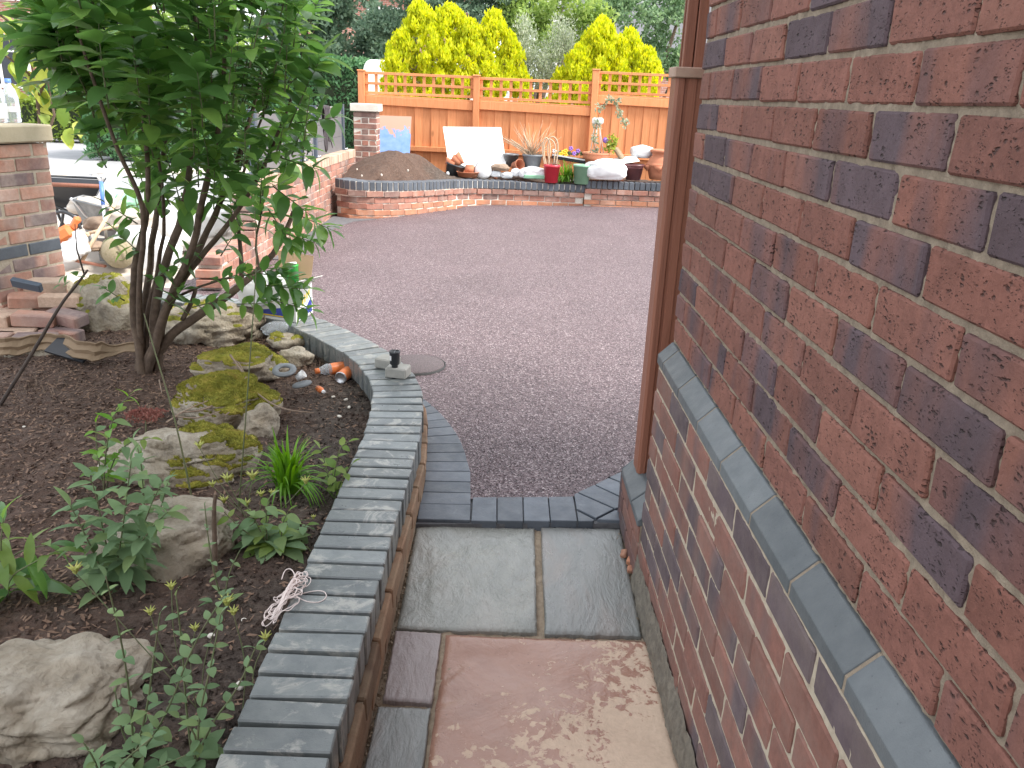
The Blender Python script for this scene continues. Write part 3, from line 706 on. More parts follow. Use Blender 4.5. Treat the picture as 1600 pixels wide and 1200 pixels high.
# ================================================================== planter wall
planter = thing('planter_wall', 'low curved planter wall topped with blue-grey bricks on edge beside the path', 'planter wall', (-.4, 2.2, 0))
OUT = [(-.306, .2), (-.302, 1.3), (-.297, 2.0), (-.291, 2.5), (-.288, 2.86), (-.291, 3.01), (-.302, 3.15), (-.315, 3.3), (-.335, 3.43), (-.37, 3.57), (-.42, 3.71), (-.49, 3.87), (-.58, 4.02), (-.70, 4.18), (-.86, 4.38), (-1.05, 4.58), (-1.3, 4.78), (-1.6, 4.94), (-2.0, 5.05), (-2.5, 5.1)]
OUT = smooth_path([(x, y, 0) for x, y in OUT], 2)
Ltot = plen(OUT); s = .04; n = 0
samples = []
while s < Ltot:
    p, t_ = lerp_path(OUT, s); samples.append((s, p, t_)); st_ = .0778
    q0 = p+Vector((-t_.y, t_.x, 0))*.208
    for _ in range(30):          # open the pitch on the bend so the inner ends just clear each other
        if s+st_ >= Ltot: break
        p2, t2 = lerp_path(OUT, s+st_)
        if ((p2+Vector((-t2.y, t2.x, 0))*.208)-q0).length >= .0745: break
        st_ += .003
    s += st_
topz = .25
for s, p, t_ in samples:
    nrm = Vector((-t_.y, t_.x, 0)); c = p+nrm*.1075; a = math.atan2(nrm.y, nrm.x)
    me = block_mesh('coping_brick', .215, .0655, .1025, 'coping_blue', .0035, .002, 8)
    inst('coping_brick', me, (c.x+nrm.x*U(-.003, .003), c.y, topz-.051+U(-.002, .002)), planter, (U(-.008, .008), U(-.008, .008), a+U(-.012, .012)))
def strip(b, P, d0, d1, z0, z1):
    """solid strip following path P between offsets d0,d1 to its left"""
    n = len(P); V = []
    for i, p in enumerate(P):
        t_ = (P[min(i+1, n-1)]-P[max(i-1, 0)]).normalized(); nr = Vector((-t_.y, t_.x, 0))
        for d, z in ((d0, z0), (d1, z0), (d1, z1), (d0, z1)): q = p+nr*d; V.append((q.x, q.y, z))
    F = [(0, 1, 2, 3), ((n-1)*4+3, (n-1)*4+2, (n-1)*4+1, (n-1)*4)]
    for i in range(n-1):
        for k in range(4): F.append((i*4+k, (i+1)*4+k, (i+1)*4+(k+1) % 4, i*4+(k+1) % 4))
    b.add(V, F)
b = MB(); strip(b, OUT, .012, .203, -.05, topz-.022); b.build('mortar', 'joint_dark', planter)
for k, (zc, off, proud) in enumerate(((.113, 0, -.020), (.038, .11, -.015))):
    s = .02+off
    while s < min(Ltot, 7.0)-.2:
        p, t_ = lerp_path(OUT, s+.1075); nrm = Vector((-t_.y, t_.x, 0)); c = p+nrm*(.051+proud)
        L = .215 if s < 2.2 or s > 4.4 else .19
        inst('brick', block_mesh('brick', L, .1025, .065, 'brick_ledge', .005, .003), (c.x, c.y, zc), planter, (U(-.01, .01), U(-.006, .006), math.atan2(t_.y, t_.x)+U(-.01, .01)))
        s += .225 if L > .2 else .2
b = MB(); strip(b, OUT, -.012, .1, -.05, .138); b.build('mortar', 'mortar_path', planter)

# ================================================================== soil bed
def bed_z(x, y):
    return .165+.03*max(0, min(1, (-x-.8)/1.2))+.022*fbm((x*1.6, y*1.6, 0))+.012*fbm((x*7, y*7, 3))+.007*fbm((x*28, y*28, 5), 3)-(.05 if False else 0)-.04*math.exp(-((x+.5+.0)/.06)**2 if y < 3 else 0)
inner = []
for i, p in enumerate(OUT):
    t_ = (OUT[min(i+1, len(OUT)-1)]-OUT[max(i-1, 0)]).normalized(); q = p+Vector((-t_.y, t_.x, 0))*.2; inner.append((q.x, q.y))
BED = inner+[(-3.0, 4.7), (-3.9, 3.0), (-3.9, .2)]
tag(grid('soil_bed', 'soil', -3.9, -.3, .2, 5.1, .016, bed_z, inside=lambda x, y: in_poly(x, y, BED)), kind='structure')
mu = []
def chip(x, y, z, L, w):
    a = U(0, 6.28); d = Vector((math.cos(a), math.sin(a), U(-.35, .35)))*L; e = Vector((-math.sin(a), math.cos(a), U(-.5, .5)))*w; p = Vector((x, y, z))
    return (p-d-e*.4, p+d*.3-e, p+d+e*.3, p-d*.4+e)
for _ in range(26000):
    y = .6+4.1*random.random()**1.0; x = U(-3.2, -.5)
    dens = .35 if x > -1.0 else 1
    if random.random() > dens or not in_poly(x, y, BED): continue
    mu.append(chip(x, y, bed_z(x, y)+U(.001, .01), U(.003, .016), U(.0015, .005)))
o = bpy.data.objects.new('bark_mulch', mesh_np('bark_mulch', mu, 4, 'mulch')); place(o, (0, 0, 0), None); tag(o, 'reddish brown bark chips and litter over the soil bed', 'mulch', kind='stuff')
cl = []
for _ in range(30000):
    y = .7+3.9*random.random()**1.3; x = -.5-2.4*random.random()**1.5
    if not in_poly(x, y, BED): continue
    r = .002+.009*random.random()**2.5; p = Vector((x, y, bed_z(x, y)+r*.4)); c = [p+Vector((random.gauss(0, 1), random.gauss(0, 1), random.gauss(0, .8))).normalized()*r for _ in range(5)]
    for a, b_, d in ((0, 1, 2), (0, 1, 3), (0, 2, 3), (1, 2, 4), (1, 3, 4), (2, 3, 4)): cl.append((c[a], c[b_], c[d]))
o = bpy.data.objects.new('soil_clods', mesh_np('soil_clods', cl, 3, 'soil')); place(o, (0, 0, 0), None); tag(o, 'crumbly dark soil clods on the bed', 'soil clods', kind='stuff')

# ================================================================== boundary wall, far pier, back planter wall, pillar
bw = thing('boundary_wall', 'weathered brick boundary wall with brick-on-edge top carrying grey fence panels', 'wall', (-2.14, 9, 0))
BX = -2.08; wt = lambda y: .74-.010*(y-8)
for k in range(9):
    y = 7.0+(.1125 if k % 2 else 0)+U(0, .01); zc = .60-.075*k
    if k > 4: y -= .9
    while y < 11.75:
        inst('brick', block_mesh('brick', .1025, .215, .065, 'brick_old', .004, .002), (BX-.051+U(-.002, .002), y+.1075, zc-.01*(y-8)), bw, (U(-.01, .01), 0, U(-.01, .01)))
        y += .225
y = 7.0
while y < 11.78:
    inst('coping_brick', block_mesh('brick', .215, .062, .1025, 'brick_tan', .004, .002), (BX-.1, y+.03, wt(y)-.051), bw, (U(-.01, .01), 0, U(-.01, .01)))
    y += .0755
for k in range(8):
    inst('brick', block_mesh('brick', .19, .1, .062, 'brick_old', .004, .002), (BX-.1, 6.985 if k > -1 else 0, .60-.075*k), bw) if .60-.075*k > .2 else inst('brick', block_mesh('brick', .19, .1, .062, 'brick_old', .004, .002), (BX-.1, 6.085, .60-.075*k), bw)
for i in range(8): inst('brick', block_mesh('brick', .19, .1, .062, 'brick_old', .004, .002), (BX-.1, 6.1+.11*i, .245), bw)
b = MB(); b.add([(BX-.19, 6.1, -.1), (BX-.009, 6.1, -.1), (BX-.009, 11.8, -.1), (BX-.19, 11.8, -.1), (BX-.19, 6.1, .24), (BX-.009, 6.1, .24), (BX-.009, 7, .24), (BX-.19, 7, .24), (BX-.19, 7., .735), (BX-.009, 7., .735), (BX-.009, 11.8, .69), (BX-.19, 11.8, .69)],
    [(0, 3, 2, 1), (0, 1, 5, 4), (4, 5, 6, 7), (7, 6, 9, 8), (8, 9, 10, 11), (1, 2, 10, 9, 6, 5), (0, 4, 7, 8, 11, 3), (2, 3, 11, 10)]); b.build('mortar', 'mortar_light', bw)
# panel fence standing on the wall: panels > boards, posts > plates
pfn = thing('panel_fence', 'grey composite panel fence with slate blue posts mounted on top of the boundary wall', 'fence', (BX-.13, 9.5, .74))
def fpanel(y0, y1, label):
    zt = 1.255; zb = .70; x = BX-.13; n = 3
    b = MB(); b.box((x, (y0+y1)/2, zt+.008), (.03, y1-y0, .014)); t_ = b.build('fence_panel', 'aluminium', pfn, (x, (y0+y1)/2, zt)); t_['label'] = label
    for i in range(n):
        h = (zt-zb)/n; b = MB(); b.box((x, (y0+y1)/2, zb+h*(i+.5)), (.022, y1-y0, h-.003), bev=.002); b.build('panel_board', 'panel_grey', t_)
fpanel(9.93, 11.5, 'grey composite panel nearest the white-capped pier with a dark cloth over it')
fpanel(7.55, 9.12, 'grey composite panel half hidden behind the shrub leaves')
for y in (11.56, 9.87, 9.2, 7.5):
    b = MB(); b.box((BX-.13, y, .985), (.07, .065, .59), bev=.004); t_ = b.build('post', 'post_slate', pfn, (BX-.13, y, wt(y)))
    b = MB(); b.box((BX-.13, y, wt(y)+.006), (.13, .15, .012), bev=.002); b.build('base_plate', 'post_slate', t_)
    b = MB(); b.box((BX-.13, y, 1.287), (.075, .07, .012), bev=.003); b.build('cap', 'post_slate', t_)
    for s in (-1, 1):
        b = MB(); b.lathe((BX-.075, y+s*.05, wt(y)+.012), [(.001, .014), (.009, .012), (.010, 0)], 8); b.build('bolt', 'aluminium', t_)
# pierced decorative screen

ps = MB()
for i in range(9):
    for j in range(8):
        pass
ny_, nz_ = 22, 30
for j in range(nz_):
    for i in range(ny_):
        y = 9.25+(i+.5)*.57/ny_; z = .72+(j+.5)*.54/nz_
        v = noise.noise((y*13, z*13, 2.2)); v2 = noise.noise((y*17+5, z*11, 7))
        if (v > .12 or v2 > .2) and 0 < i < ny_-1 and 0 < j < nz_-1: continue
        ps.box((BX-.13, y, z), (.004, .57/ny_+.002, .54/nz_+.002))
ps.build('pierced_screen', 'aluminium', pfn)['label'] = 'narrow pierced metal screen with leaf pattern'
gl = MB()      # cloth hanging over the panel
V = []; F = []
for i in range(15):
    for j in range(15):
        u, v = i/14, j/14; y = 10.22+u*.42*(1-.25*v)+.16*v; z = 1.29-max(0, v-.12)*.42*(1+.35*math.sin(u*7+1)+.15*math.sin(u*19)); x = BX-.10+(-.06 if v < .12 else .0)*(1)+.018*math.sin(u*15+v*5)+.012*noise.noise((u*6, v*6, 0))
        V.append((x, y, z))
for i in range(14):
    for j in range(14): a = i*15+j; F.append((a, a+1, a+16, a+15))
gl.add(V, F, True); o = gl.build('cloth', 'glove_dark'); tag(o, 'dark crumpled cloth hanging over the grey fence panel', 'cloth')
md = o.modifiers.new('thick', 'SOLIDIFY'); md.thickness = .008

def pier(name, label, X0, X1, Y0, Y1, zb, zt, m, mm, capm, capt, over, groups=None, rz=0, c=None, bands=(), caplab=None):
    """square brick pier: courses of bricks on all four faces, alternating bond"""
    cx, cy = (X0+X1)/2, (Y0+Y1)/2; t_ = thing(name, label, 'pier', (cx, cy, zb)); lx, ly = X1-X0, Y1-Y0
    R = Matrix.Rotation(rz, 3, 'Z'); k = 0; z = zt-.0375
    def put(px, py, dx, dy, z, mat):
        q = R@Vector((px, py, 0)); inst('brick', block_mesh('brick', dx, dy, .065, mat, .004, .002), (cx+q.x, cy+q.y, z), t_, (0, 0, rz+U(-.008, .008)))
    while z > zb:
        mat = 'edging_blue' if k in bands else m
        for s in (-1, 1):
            # faces along y (normal +-x)
            if k % 2: spans = [(-ly/2, ly/2)]
            else: spans = [(-ly/2+.1125, ly/2-.1125)]
            for a, b_ in spans:
                L = b_-a; n = max(1, round(L/.225)); w = L/n
                if k % 2 == 0 and n >= 1 and L > .1 and L < .25: n = 1; w = L
                for i in range(n): put(s*(lx/2-.051), a+w*(i+.5), .1025, w-.01, z, mat)
            if k % 2 == 0: spans = [(-lx/2, lx/2)]
            else: spans = [(-lx/2+.1125, lx/2-.1125)]
            for a, b_ in spans:
                L = b_-a
                if L < .05: continue
                n = max(1, round(L/.225)); w = L/n
                for i in range(n): put(a+w*(i+.5), s*(ly/2-.051), w-.01, .1025, z, mat)
        k += 1; z -= .075
    b = MB(); b.box((cx, cy, (zb+zt)/2-.02), (lx-.012, ly-.012, zt-zb+.03), rz=rz); b.build('mortar', mm, t_)
    b = MB(); b.box((cx, cy, zt+capt/2+.004), (lx+2*over, ly+2*over, capt), rz=rz, bev=.008); b.build('cap_stone', capm, t_)
    return t_
pier('brick_pier', 'far square brick pier with a pale stone cap at the corner by the orange fence', -2.10, -1.78, 11.82, 12.14, .0, 1.20, 'brick_old', 'mortar_light', 'stone_pale', .10, .035)
pier('brick_pillar', 'near gate pillar of pinkish brick with a blue brick band and sandstone cap', -3.05, -2.60, 4.38, 4.83, -.02, 1.15, 'brick_pillar', 'mortar_pillar', 'stone_cap', .09, .025, rz=-.33, bands=(7,))

# back planter wall: curved, blue soldier coping, projecting red course below
bk = thing('back_planter_wall', 'low curved brick retaining wall with dark blue brick-on-edge top and white mortar at the back of the drive', 'planter wall', (0, 11, 0))
BP = smooth_path([(-2.03, 10.08, 0), (-1.85, 9.95, 0), (-1.62, 9.96, 0), (-1.3, 10.15, 0), (-.98, 10.55, 0), (-.75, 10.95, 0), (-.55, 11.3, 0), (-.2, 11.52, 0), (.3, 11.62, 0), (1.12, 11.7, 0)], 2)
L1 = plen(BP)
def bt_z(s): return .475-.10*min(1, s/2.6)-.035*max(0, (s-2.6)/1.8)
s = .04; 
while s < L1:
    p, t_ = lerp_path(BP, s); nr = Vector((-t_.y, t_.x, 0)); c = p+nr*.1035
    inst('coping_brick', block_mesh('coping_brick', .215, .063, .1025, 'edging_blue', .004, .002), (c.x, c.y, bt_z(s)-.051), bk, (0, 0, math.atan2(nr.y, nr.x))); s += .0775
for k in range(5):
    s = (.1 if k % 2 else 0)
    while s < L1-.16:
        p, t_ = lerp_path(BP, s+.1); nr = Vector((-t_.y, t_.x, 0)); c = p+nr*(.051+(.0 if k == 0 else .022))
        inst('brick', block_mesh('brick', .208, .1025, .065, 'brick_old' if k < 2 else ('brick_orange' if k > 2 or s > 1 else 'brick_old'), .004, .002), (c.x, c.y, bt_z(s+.1)-.143-.075*k), bk, (U(-.01, .01), 0, math.atan2(t_.y, t_.x)+U(-.012, .012))); s += .219
def strip_z(b, P, d0, d1, z0, zf):
    n = len(P); V = []; s = 0
    for i, p in enumerate(P):
        if i: s += (p-P[i-1]).length
        t_ = (P[min(i+1, n-1)]-P[max(i-1, 0)]).normalized(); nr = Vector((-t_.y, t_.x, 0))
        for d, z in ((d0, z0), (d1, z0), (d1, zf(s)), (d0, zf(s))): q = p+nr*d; V.append((q.x, q.y, z))
    F = [(0, 1, 2, 3), ((n-1)*4+3, (n-1)*4+2, (n-1)*4+1, (n-1)*4)]
    for i in range(n-1):
        for k in range(4): F.append((i*4+k, (i+1)*4+k, (i+1)*4+(k+1) % 4, i*4+(k+1) % 4))
    b.add(V, F)
b = MB(); strip_z(b, BP, .030, .2, -.1, lambda s: bt_z(s)-.012); strip_z(b, BP, -.010, .03, .12, lambda s: bt_z(s)-.006) if 0 else None; b.build('mortar', 'mortar_light', bk)
b = MB(); strip_z(b, BP, .006, .19, .3, lambda s: bt_z(s)-.008); b.v = [v if v.z > .301 else Vector((v.x, v.y, bt_z(2.5)-.1)) for v in b.v]; b.build('mortar', 'mortar_light', bk)
# straight right-hand length, one course higher
x = 1.14; 
while x < 4.6:
    inst('coping_brick', block_mesh('coping_brick', .063, .215, .1025, 'edging_blue', .004, .002), (x+.03, 11.69+.085+(x-1.1)*.06, .415-.051-.008*(x-1.1)), bk, (0, 0, .06)); x += .0765
for k in range(5):
    x = 1.14+(.1 if k % 2 else 0)
    while x < 4.5:
        inst('brick', block_mesh('brick', .215, .1025, .065, 'brick_old' if k < 2 else 'brick_orange', .004, .002), (x+.1, 11.69+.022+(0 if k == 0 else .022)+(x+.1-1.1)*.06, .415-.143-.075*k-.008*(x-1.1)), bk, (0, 0, .06+U(-.008, .008))); x += .225
b = MB(); b.add([(1.135, 11.705, .0), (4.6, 11.92, .0), (4.6, 12.1, .0), (1.135, 11.9, .0), (1.135, 11.705, .405), (4.6, 11.92, .375), (4.6, 12.1, .38), (1.135, 11.9, .408)], boxvf(1, 1, 1)[1]); b.build('mortar', 'mortar_light', bk)

# soil in the back bed, with the heap at its left end
def bb_z(x, y):
    s = .36+.01*fbm((x*5, y*5, 0))+.02*fbm((x*2, y*2, 0))
    d = ((x+1.45)/.60)**2+((y-11.15)/.85)**2
    return s+.36*math.exp(-d**1.4*.9)*(1+.12*fbm((x*4, y*4, 2)))+.012*fbm((x*16, y*16, 7))
inb = [(p.x+.0, p.y+.05) for p in BP]+[(4.6, 12.0), (4.6, 12.75), (-2.0, 12.75)]
_bpd = BP[::3]
def bb_s(x, y):
    d = min((x-p.x)**2+(y-p.y)**2 for p in _bpd)**.5 if x < 1.3 else 9
    return min(bb_z(x, y), .385+max(0, d-.2)*1.1)
tag(grid('back_bed_soil', 'soil', -2.1, 4.6, 9.9, 12.8, .045, bb_s, inside=lambda x, y: in_poly(x, y, inb)), kind='structure')
for i, (x, y) in enumerate(((-1.75, 10.35), (-1.5, 10.3), (-1.2, 10.5), (-1.85, 10.6))):
    if in_poly(x, y, inb):
        b = MB(); b.box((x, y, bb_z(x, y)+.004), (.03, .022, .02), bev=.006, rot=Euler((U(0, 3), U(0, 3), U(0, 3)))); tag(b.build('pebble', 'stone_pale'), ['small pale stone at the left foot of the soil heap', 'small pale stone at the front of the soil heap', 'small pale stone on the right slope of the soil heap', 'small pale stone higher on the left of the soil heap'][i], 'stone', 'stones on the soil heap')

# ================================================================== orange fence
FY = 12.9
of = thing('timber_fence', 'bright orange stained timber fence with boards, rails and square trellis top along the back', 'fence', (0, FY, .2))
PX = [-2.15, -.455, 1.295, 3.06]
for x, zt in zip(PX, (1.74, 1.735, 1.885, 1.88)):
    b = MB(); b.box((x, FY-.03, (zt+.2)/2), (.095, .095, zt-.2), bev=.006); t_ = b.build('post', 'fence_orange', of, (x, FY, .2))
    b = MB(); b.box((x, FY-.03, zt+.01), (.115, .115, .02), bev=.005); b.build('cap', 'fence_orange', t_)
def panel(x0, x1, zt, label):
    x0 += .05; x1 -= .05; zb = .22; zr = zt-.33; n = int((x1-x0)/.117); w = (x1-x0)/n
    b = MB(); b.beam((x0, FY-.025, zr-.055), (x1, FY-.025, zr-.085), .045, .12, .004); b.beam((x0, FY-.025, .68), (x1, FY-.025, .67), .045, .07, .004)
    t_ = b.build('panel', 'fence_orange', of, ((x0+x1)/2, FY, .2)); t_['label'] = label
    for i in range(n):
        me = block_mesh('board', w+.012, .014, zr-zb, 'fence_orange', .002, .001)
        inst('board', me, (x0+w*(i+.5), FY+.012+(.002 if i % 2 else -.002), (zb+zr)/2), t_, (0, 0, .07+U(-.01, .01)))
    b = MB(); b.beam((x0, FY-.01, zr+.015), (x1, FY-.01, zr-.012), .06, .022, .002); b.build('capping', 'fence_orange', t_)
    tr0, tr1 = zr+.035, zt-.01
    for zz in (tr0+.01, (tr0+tr1)/2, tr1):
        inst('trellis_slat', block_mesh('slat', x1-x0, .018, .036, 'fence_orange', .002), ((x0+x1)/2, FY-.010, zz), t_)
    m_ = 11
    for i in range(m_+1): inst('trellis_slat', block_mesh('slat', .042, .018, tr1-tr0+.02, 'fence_orange', .002), (x0+.02+(x1-x0-.04)*i/m_, FY+.009, (tr0+tr1)/2), t_)
panel(PX[0], PX[1], 1.73, 'left panel with trellis top')
panel(PX[1], PX[2], 1.72, 'middle panel with trellis top behind the white board')
panel(PX[2], PX[3], 1.87, 'right panel with higher trellis top')

# ================================================================== planting behind
def cloud(name, m, centers, per, spread, leaf, parent, up=.3, shape='quad', elong=1.6, flat=.0, gens=RN):
    """leaf-sized faces gathered in clumps around the given centres"""
    C_ = np.repeat(np.asarray(centers, float), per, axis=0); n = len(C_)
    sp = np.asarray(spread if hasattr(spread, '__len__') else (spread,)*3)
    g = gens.normal(size=(n, 3)); g /= np.maximum(1e-6, np.linalg.norm(g, axis=1))[:, None]; rad = gens.uniform(.35, 1, n)[:, None]
    P = C_+g*rad*sp
    d = g*(1-up)+gens.normal(size=(n, 3))*.5; d[:, 2] += up*1.6; d /= np.linalg.norm(d, axis=1)[:, None]
    r = gens.normal(size=(n, 3)); s_ = np.cross(d, r); s_ /= np.maximum(1e-6, np.linalg.norm(s_, axis=1))[:, None]
    L = leaf*gens.uniform(.6, 1.3, n)[:, None]; Wd = L/elong*.5
    V = np.stack([P-d*L*.5, P-s_*Wd, P+d*L*.5, P+s_*Wd], 1)
    o = bpy.data.objects.new(name, mesh_np(name, V-np.array(WL[parent.name])[None, None], 4, m)); place(o, WL[parent.name], parent); return o
def ell_pts(c, r, n, shell=.55, zmin=None):
    out = []
    while len(out) < n:
        v = Vector((random.gauss(0, 1), random.gauss(0, 1), random.gauss(0, 1))).normalized()*(shell+(1-shell)*random.random())
        p = (c[0]+v.x*r[0], c[1]+v.y*r[1], c[2]+v.z*r[2])
        if zmin is None or p[2] > zmin: out.append(p)
    return out
def trunk(b, base, top, r, branches=6):
    b.tube([base, Vector(base).lerp(Vector(top), .5)+Vector((U(-.1, .1), U(-.1, .1), 0)), top], [r, r*.75, r*.35])
    for i in range(branches):
        a = Vector(base).lerp(Vector(top), U(.35, .9)); e = a+Vector((U(-1, 1), U(-1, 1), U(.3, .9))).normalized()*(Vector(top)-Vector(base)).length*U(.2, .4)
        b.tube([a, a.lerp(e, .5)+Vector((0, 0, -.05)), e], [r*.4, r*.25, r*.08], 5)
def tree(name, label, cat, base, top, r, crowns, m, per, spread, leaf, up=.2, elong=1.7, n=40, group=None, shell=.5):
    t_ = thing(name, label, cat, base, group)
    b = MB(); trunk(b, base, top, r); b.build('trunk', 'bark', t_)
    for c, rr in crowns: cloud('crown', m, ell_pts(c, rr, n, shell), per, spread, leaf, t_, up, elong=elong)
    return t_
def pt(x, y, Y): return at(x, y, Y=Y)
# golden conifers just behind the fence
def conifer(label, peaks, base_z, Y, per=700):
    c0 = pt(peaks[0][0], 100, Y); t_ = thing('golden_conifer', label, 'conifer', (c0.x, Y, 0), 'golden conifers behind the fence')
    b = MB()
    cc = []
    for (px, py, wpx) in peaks:
        tp = pt(px, py, Y); w = wpx/F_PX*Y*.5; yy = Y+U(-.15, .2)
        b.tube([(tp.x, yy, 0), (tp.x, yy, base_z+.2)], [.05, .02], 6)
        H = tp.z-base_z
        for i in range(120):
            q = random.random()**.8; z = base_z+H*q; rad = w*1.55*(1-q)**.62*(.62+.42*random.random()); a = U(0, 6.28)
            if q < .75 and noise.noise((tp.x*3+math.cos(a)*2, z*4, px*.1)) > .28: continue
            cc.append((tp.x+math.cos(a)*rad, yy+math.sin(a)*rad*.9, z))
        for i in range(8): cc.append((tp.x+U(-.02, .02), yy, tp.z-.03*i))
    b.build('trunk', 'bark', t_)
    cloud('crown', 'leaf_conifer_yellow', cc, 64, (.085, .085, .12), .075, t_, .8, elong=2.4)
    core = [(x, y, z) for x, y, z in cc if z < base_z+.9]
    cloud('inner_branches', 'bark', [(tp_[0]*.9+.1*pt(peaks[len(peaks)//2][0], 100, Y).x, tp_[1], tp_[2]-.05) for tp_ in core[::6]], 8, (.1, .1, .1), .09, t_, .2, elong=5)['kind'] = 'stuff'
conifer('large golden conifer with several pointed tops behind the left half of the fence', [(655, 8, 95), (702, 14, 100), (735, 38, 85), (772, 24, 90), (798, 62, 50), (632, 55, 60)], 1.25, 13.9)
conifer('smaller golden conifer behind the right half of the fence', [(943, 34, 95), (905, 78, 70), (985, 52, 80), (1010, 82, 60), (925, 55, 80)], 1.25, 13.9)
def shrubby(name, label, cat, pts_px, Y, m, leaf, per, spr, up, el, base=0, grp=None, n=26, depth=.5):
    x0 = pt(pts_px[0][0], 100, Y).x; t_ = thing(name, label, cat, (x0, Y, base), grp)
    b = MB(); cc = []
    for (px, py, rx, rz_) in pts_px:
        c = pt(px, py, Y); R_ = rx/F_PX*Y; Z_ = rz_/F_PX*Y
        b.tube([(x0, Y, base), (c.x*.6+x0*.4, Y, c.z*.5+base*.5), (c.x, Y, c.z)], [.06*Y/14, .04*Y/14, .01], 6)
        cc += ell_pts((c.x, Y, c.z), (R_, min(R_, depth*2), Z_), n, .35)
    b.build('trunk', 'bark', t_); cloud('crown', m, cc, per, spr, leaf, t_, up, elong=el); return t_
shrubby('silver_shrub', 'silvery grey-leaved shrub between the two golden conifers', 'shrub', [(818, 75, 22, 45), (850, 95, 35, 35), (880, 70, 18, 40), (835, 110, 35, 25)], 14.2, 'leaf_silver', .05, 60, (.13, .13, .16), .5, 3, n=34)
shrubby('tree', 'loose bright green tree rising behind the silver shrub', 'tree', [(820, 20, 45, 35), (880, 10, 55, 40), (920, 45, 35, 35), (850, 60, 40, 30), (800, 45, 20, 20)], 18.5, 'leaf_tree_light', .10, 60, (.22, .22, .2), .1, 1.7, n=30)
shrubby('tree', 'mid green tree at the right behind the golden conifer with pale gaps', 'tree', [(985, 25, 55, 45), (1055, 40, 45, 60), (1010, 90, 30, 30), (1060, 105, 25, 25), (950, 5, 40, 30), (1070, 0, 40, 40)], 20, 'leaf_tree_mid', .11, 46, (.24, .24, .22), .1, 1.7, n=26)
shrubby('dark_tree', 'tall dark ivy-green tree above the clipped hedge', 'tree', [(480, 40, 60, 60), (545, 50, 65, 60), (590, 90, 35, 45), (510, -20, 70, 50), (430, 10, 45, 60), (460, 80, 40, 20)], 21, 'leaf_tree_dark', .12, 110, (.28, .28, .24), .15, 1.6, n=34)
shrubby('dark_conifer', 'dark spreading conifer behind the large golden conifer', 'conifer', [(650, 10, 70, 35), (730, 5, 75, 40), (790, 15, 50, 40), (620, 40, 40, 20), (700, -30, 100, 30)], 19, 'leaf_tree_dark', .11, 110, (.34, .3, .13), .1, 2.4, n=34)
0 and shrubby('russet_shrub', 'small russet brown shrub between the dark tree and the golden conifer', 'shrub', [(598, 42, 6, 10), (610, 72, 7, 12)], 18, 'sedum_red', .07, 26, (.12, .12, .16), .2, 2.4, n=12)
# clipped hedges
def hedge(label, x0, x1, y0, y1, zt, m, leaf, n, name='hedge'):
    t_ = thing(name, label, 'hedge', ((x0+x1)/2, (y0+y1)/2, 0))
    b = MB(); b.box(((x0+x1)/2, (y0+y1)/2, zt/2-.06), (x1-x0-.25, y1-y0-.25, zt-.1)); b.build('dark_core', 'dark_core', t_)  # solid dark box standing in for the hedge's shaded inside
    c = []
    for _ in range(n):
        f = random.random()
        if f < .55: c.append((U(x0, x1), y0+U(0, .12)+.1, U(0, zt-.05)))
        elif f < .85: c.append((U(x0, x1), U(y0, y1), zt-U(.05, .12)+.04*noise.noise((U(0, 9), 0, 0))))
        else: c.append((x1-U(.02, .14) if random.random() < .6 else x0+.1, U(y0, y1), U(0, zt-.05)))
    cloud('foliage', m, c, 9, (.11, .11, .11), leaf, t_, .35, elong=1.6)
hedge('tall dark green clipped hedge behind the grey fence panels', -8.5, -2.75, 17.2, 19.2, 2.05, 'leaf_hedge', .085, 6500)
hedge('low bright green clipped hedge along the far pavement', -16.2, -6.8, 21.5, 22.4, .95, 'leaf_hedge_bright', .10, 3000)
shrubby('round_shrub', 'rounded dark green shrub behind the bright low hedge', 'shrub', [(75, 155, 22, 28), (110, 150, 25, 25), (60, 175, 25, 15)], 24.5, 'leaf_hedge', .11, 60, (.3, .3, .25), .2, 1.6, n=24)
shrubby('pink_shrub', 'low shrub with reddish growth above the bright hedge', 'shrub', [(100, 172, 12, 9), (125, 178, 12, 8)], 23.6, 'sedum_red', .1, 40, (.2, .2, .12), .2, 2, n=14)
# garden trees, haze put into their leaf colour, closing the view on the left
shrubby('tree', 'large pale green tree beyond the road at the left', 'tree', [(150, 40, 70, 60), (240, 20, 70, 70), (310, 60, 60, 60), (200, 110, 60, 50), (380, 110, 50, 50), (300, 130, 50, 50)], 27, 'leaf_tree_light', .17, 60, (.45, .45, .35), .1, 1.6, n=30)
# white van beyond the fence
van = thing('white_van', 'white van roof and side showing behind the left end of the trellis', 'van', (-2.3, 16.6, 0))
b = MB(); x0, x1, y0, y1 = -2.66, -.6, 15.9, 17.8
prof = [(x0, .5), (x0, 1.7), (x0+.06, 1.93), (x0+.14, 2.0), (x1-.2, 2.0), (x1-.02, 1.9), (x1, 1.7), (x1, .5)]
b.add([(x, y0, z) for x, z in prof]+[(x, y1, z) for x, z in prof], [tuple(range(7, -1, -1)), tuple(range(8, 16))]+[(i, (i+1) % 8, 8+(i+1) % 8, 8+i) for i in range(8)]); b.v = b.v
o = b.build('body', 'white_paint', van); md = o.modifiers.new('bevel', 'BEVEL'); md.width = .04; md.segments = 3
b = MB(); b.box((-1.6, 15.885, 1.5), (1.0, .02, .4), bev=.01); b.build('window', 'glass_dark', van)
b = MB(); b.box((-2.3, 15.88, 1.42), (.12, .03, .03), bev=.008); b.build('handle', 'black_plastic', van)
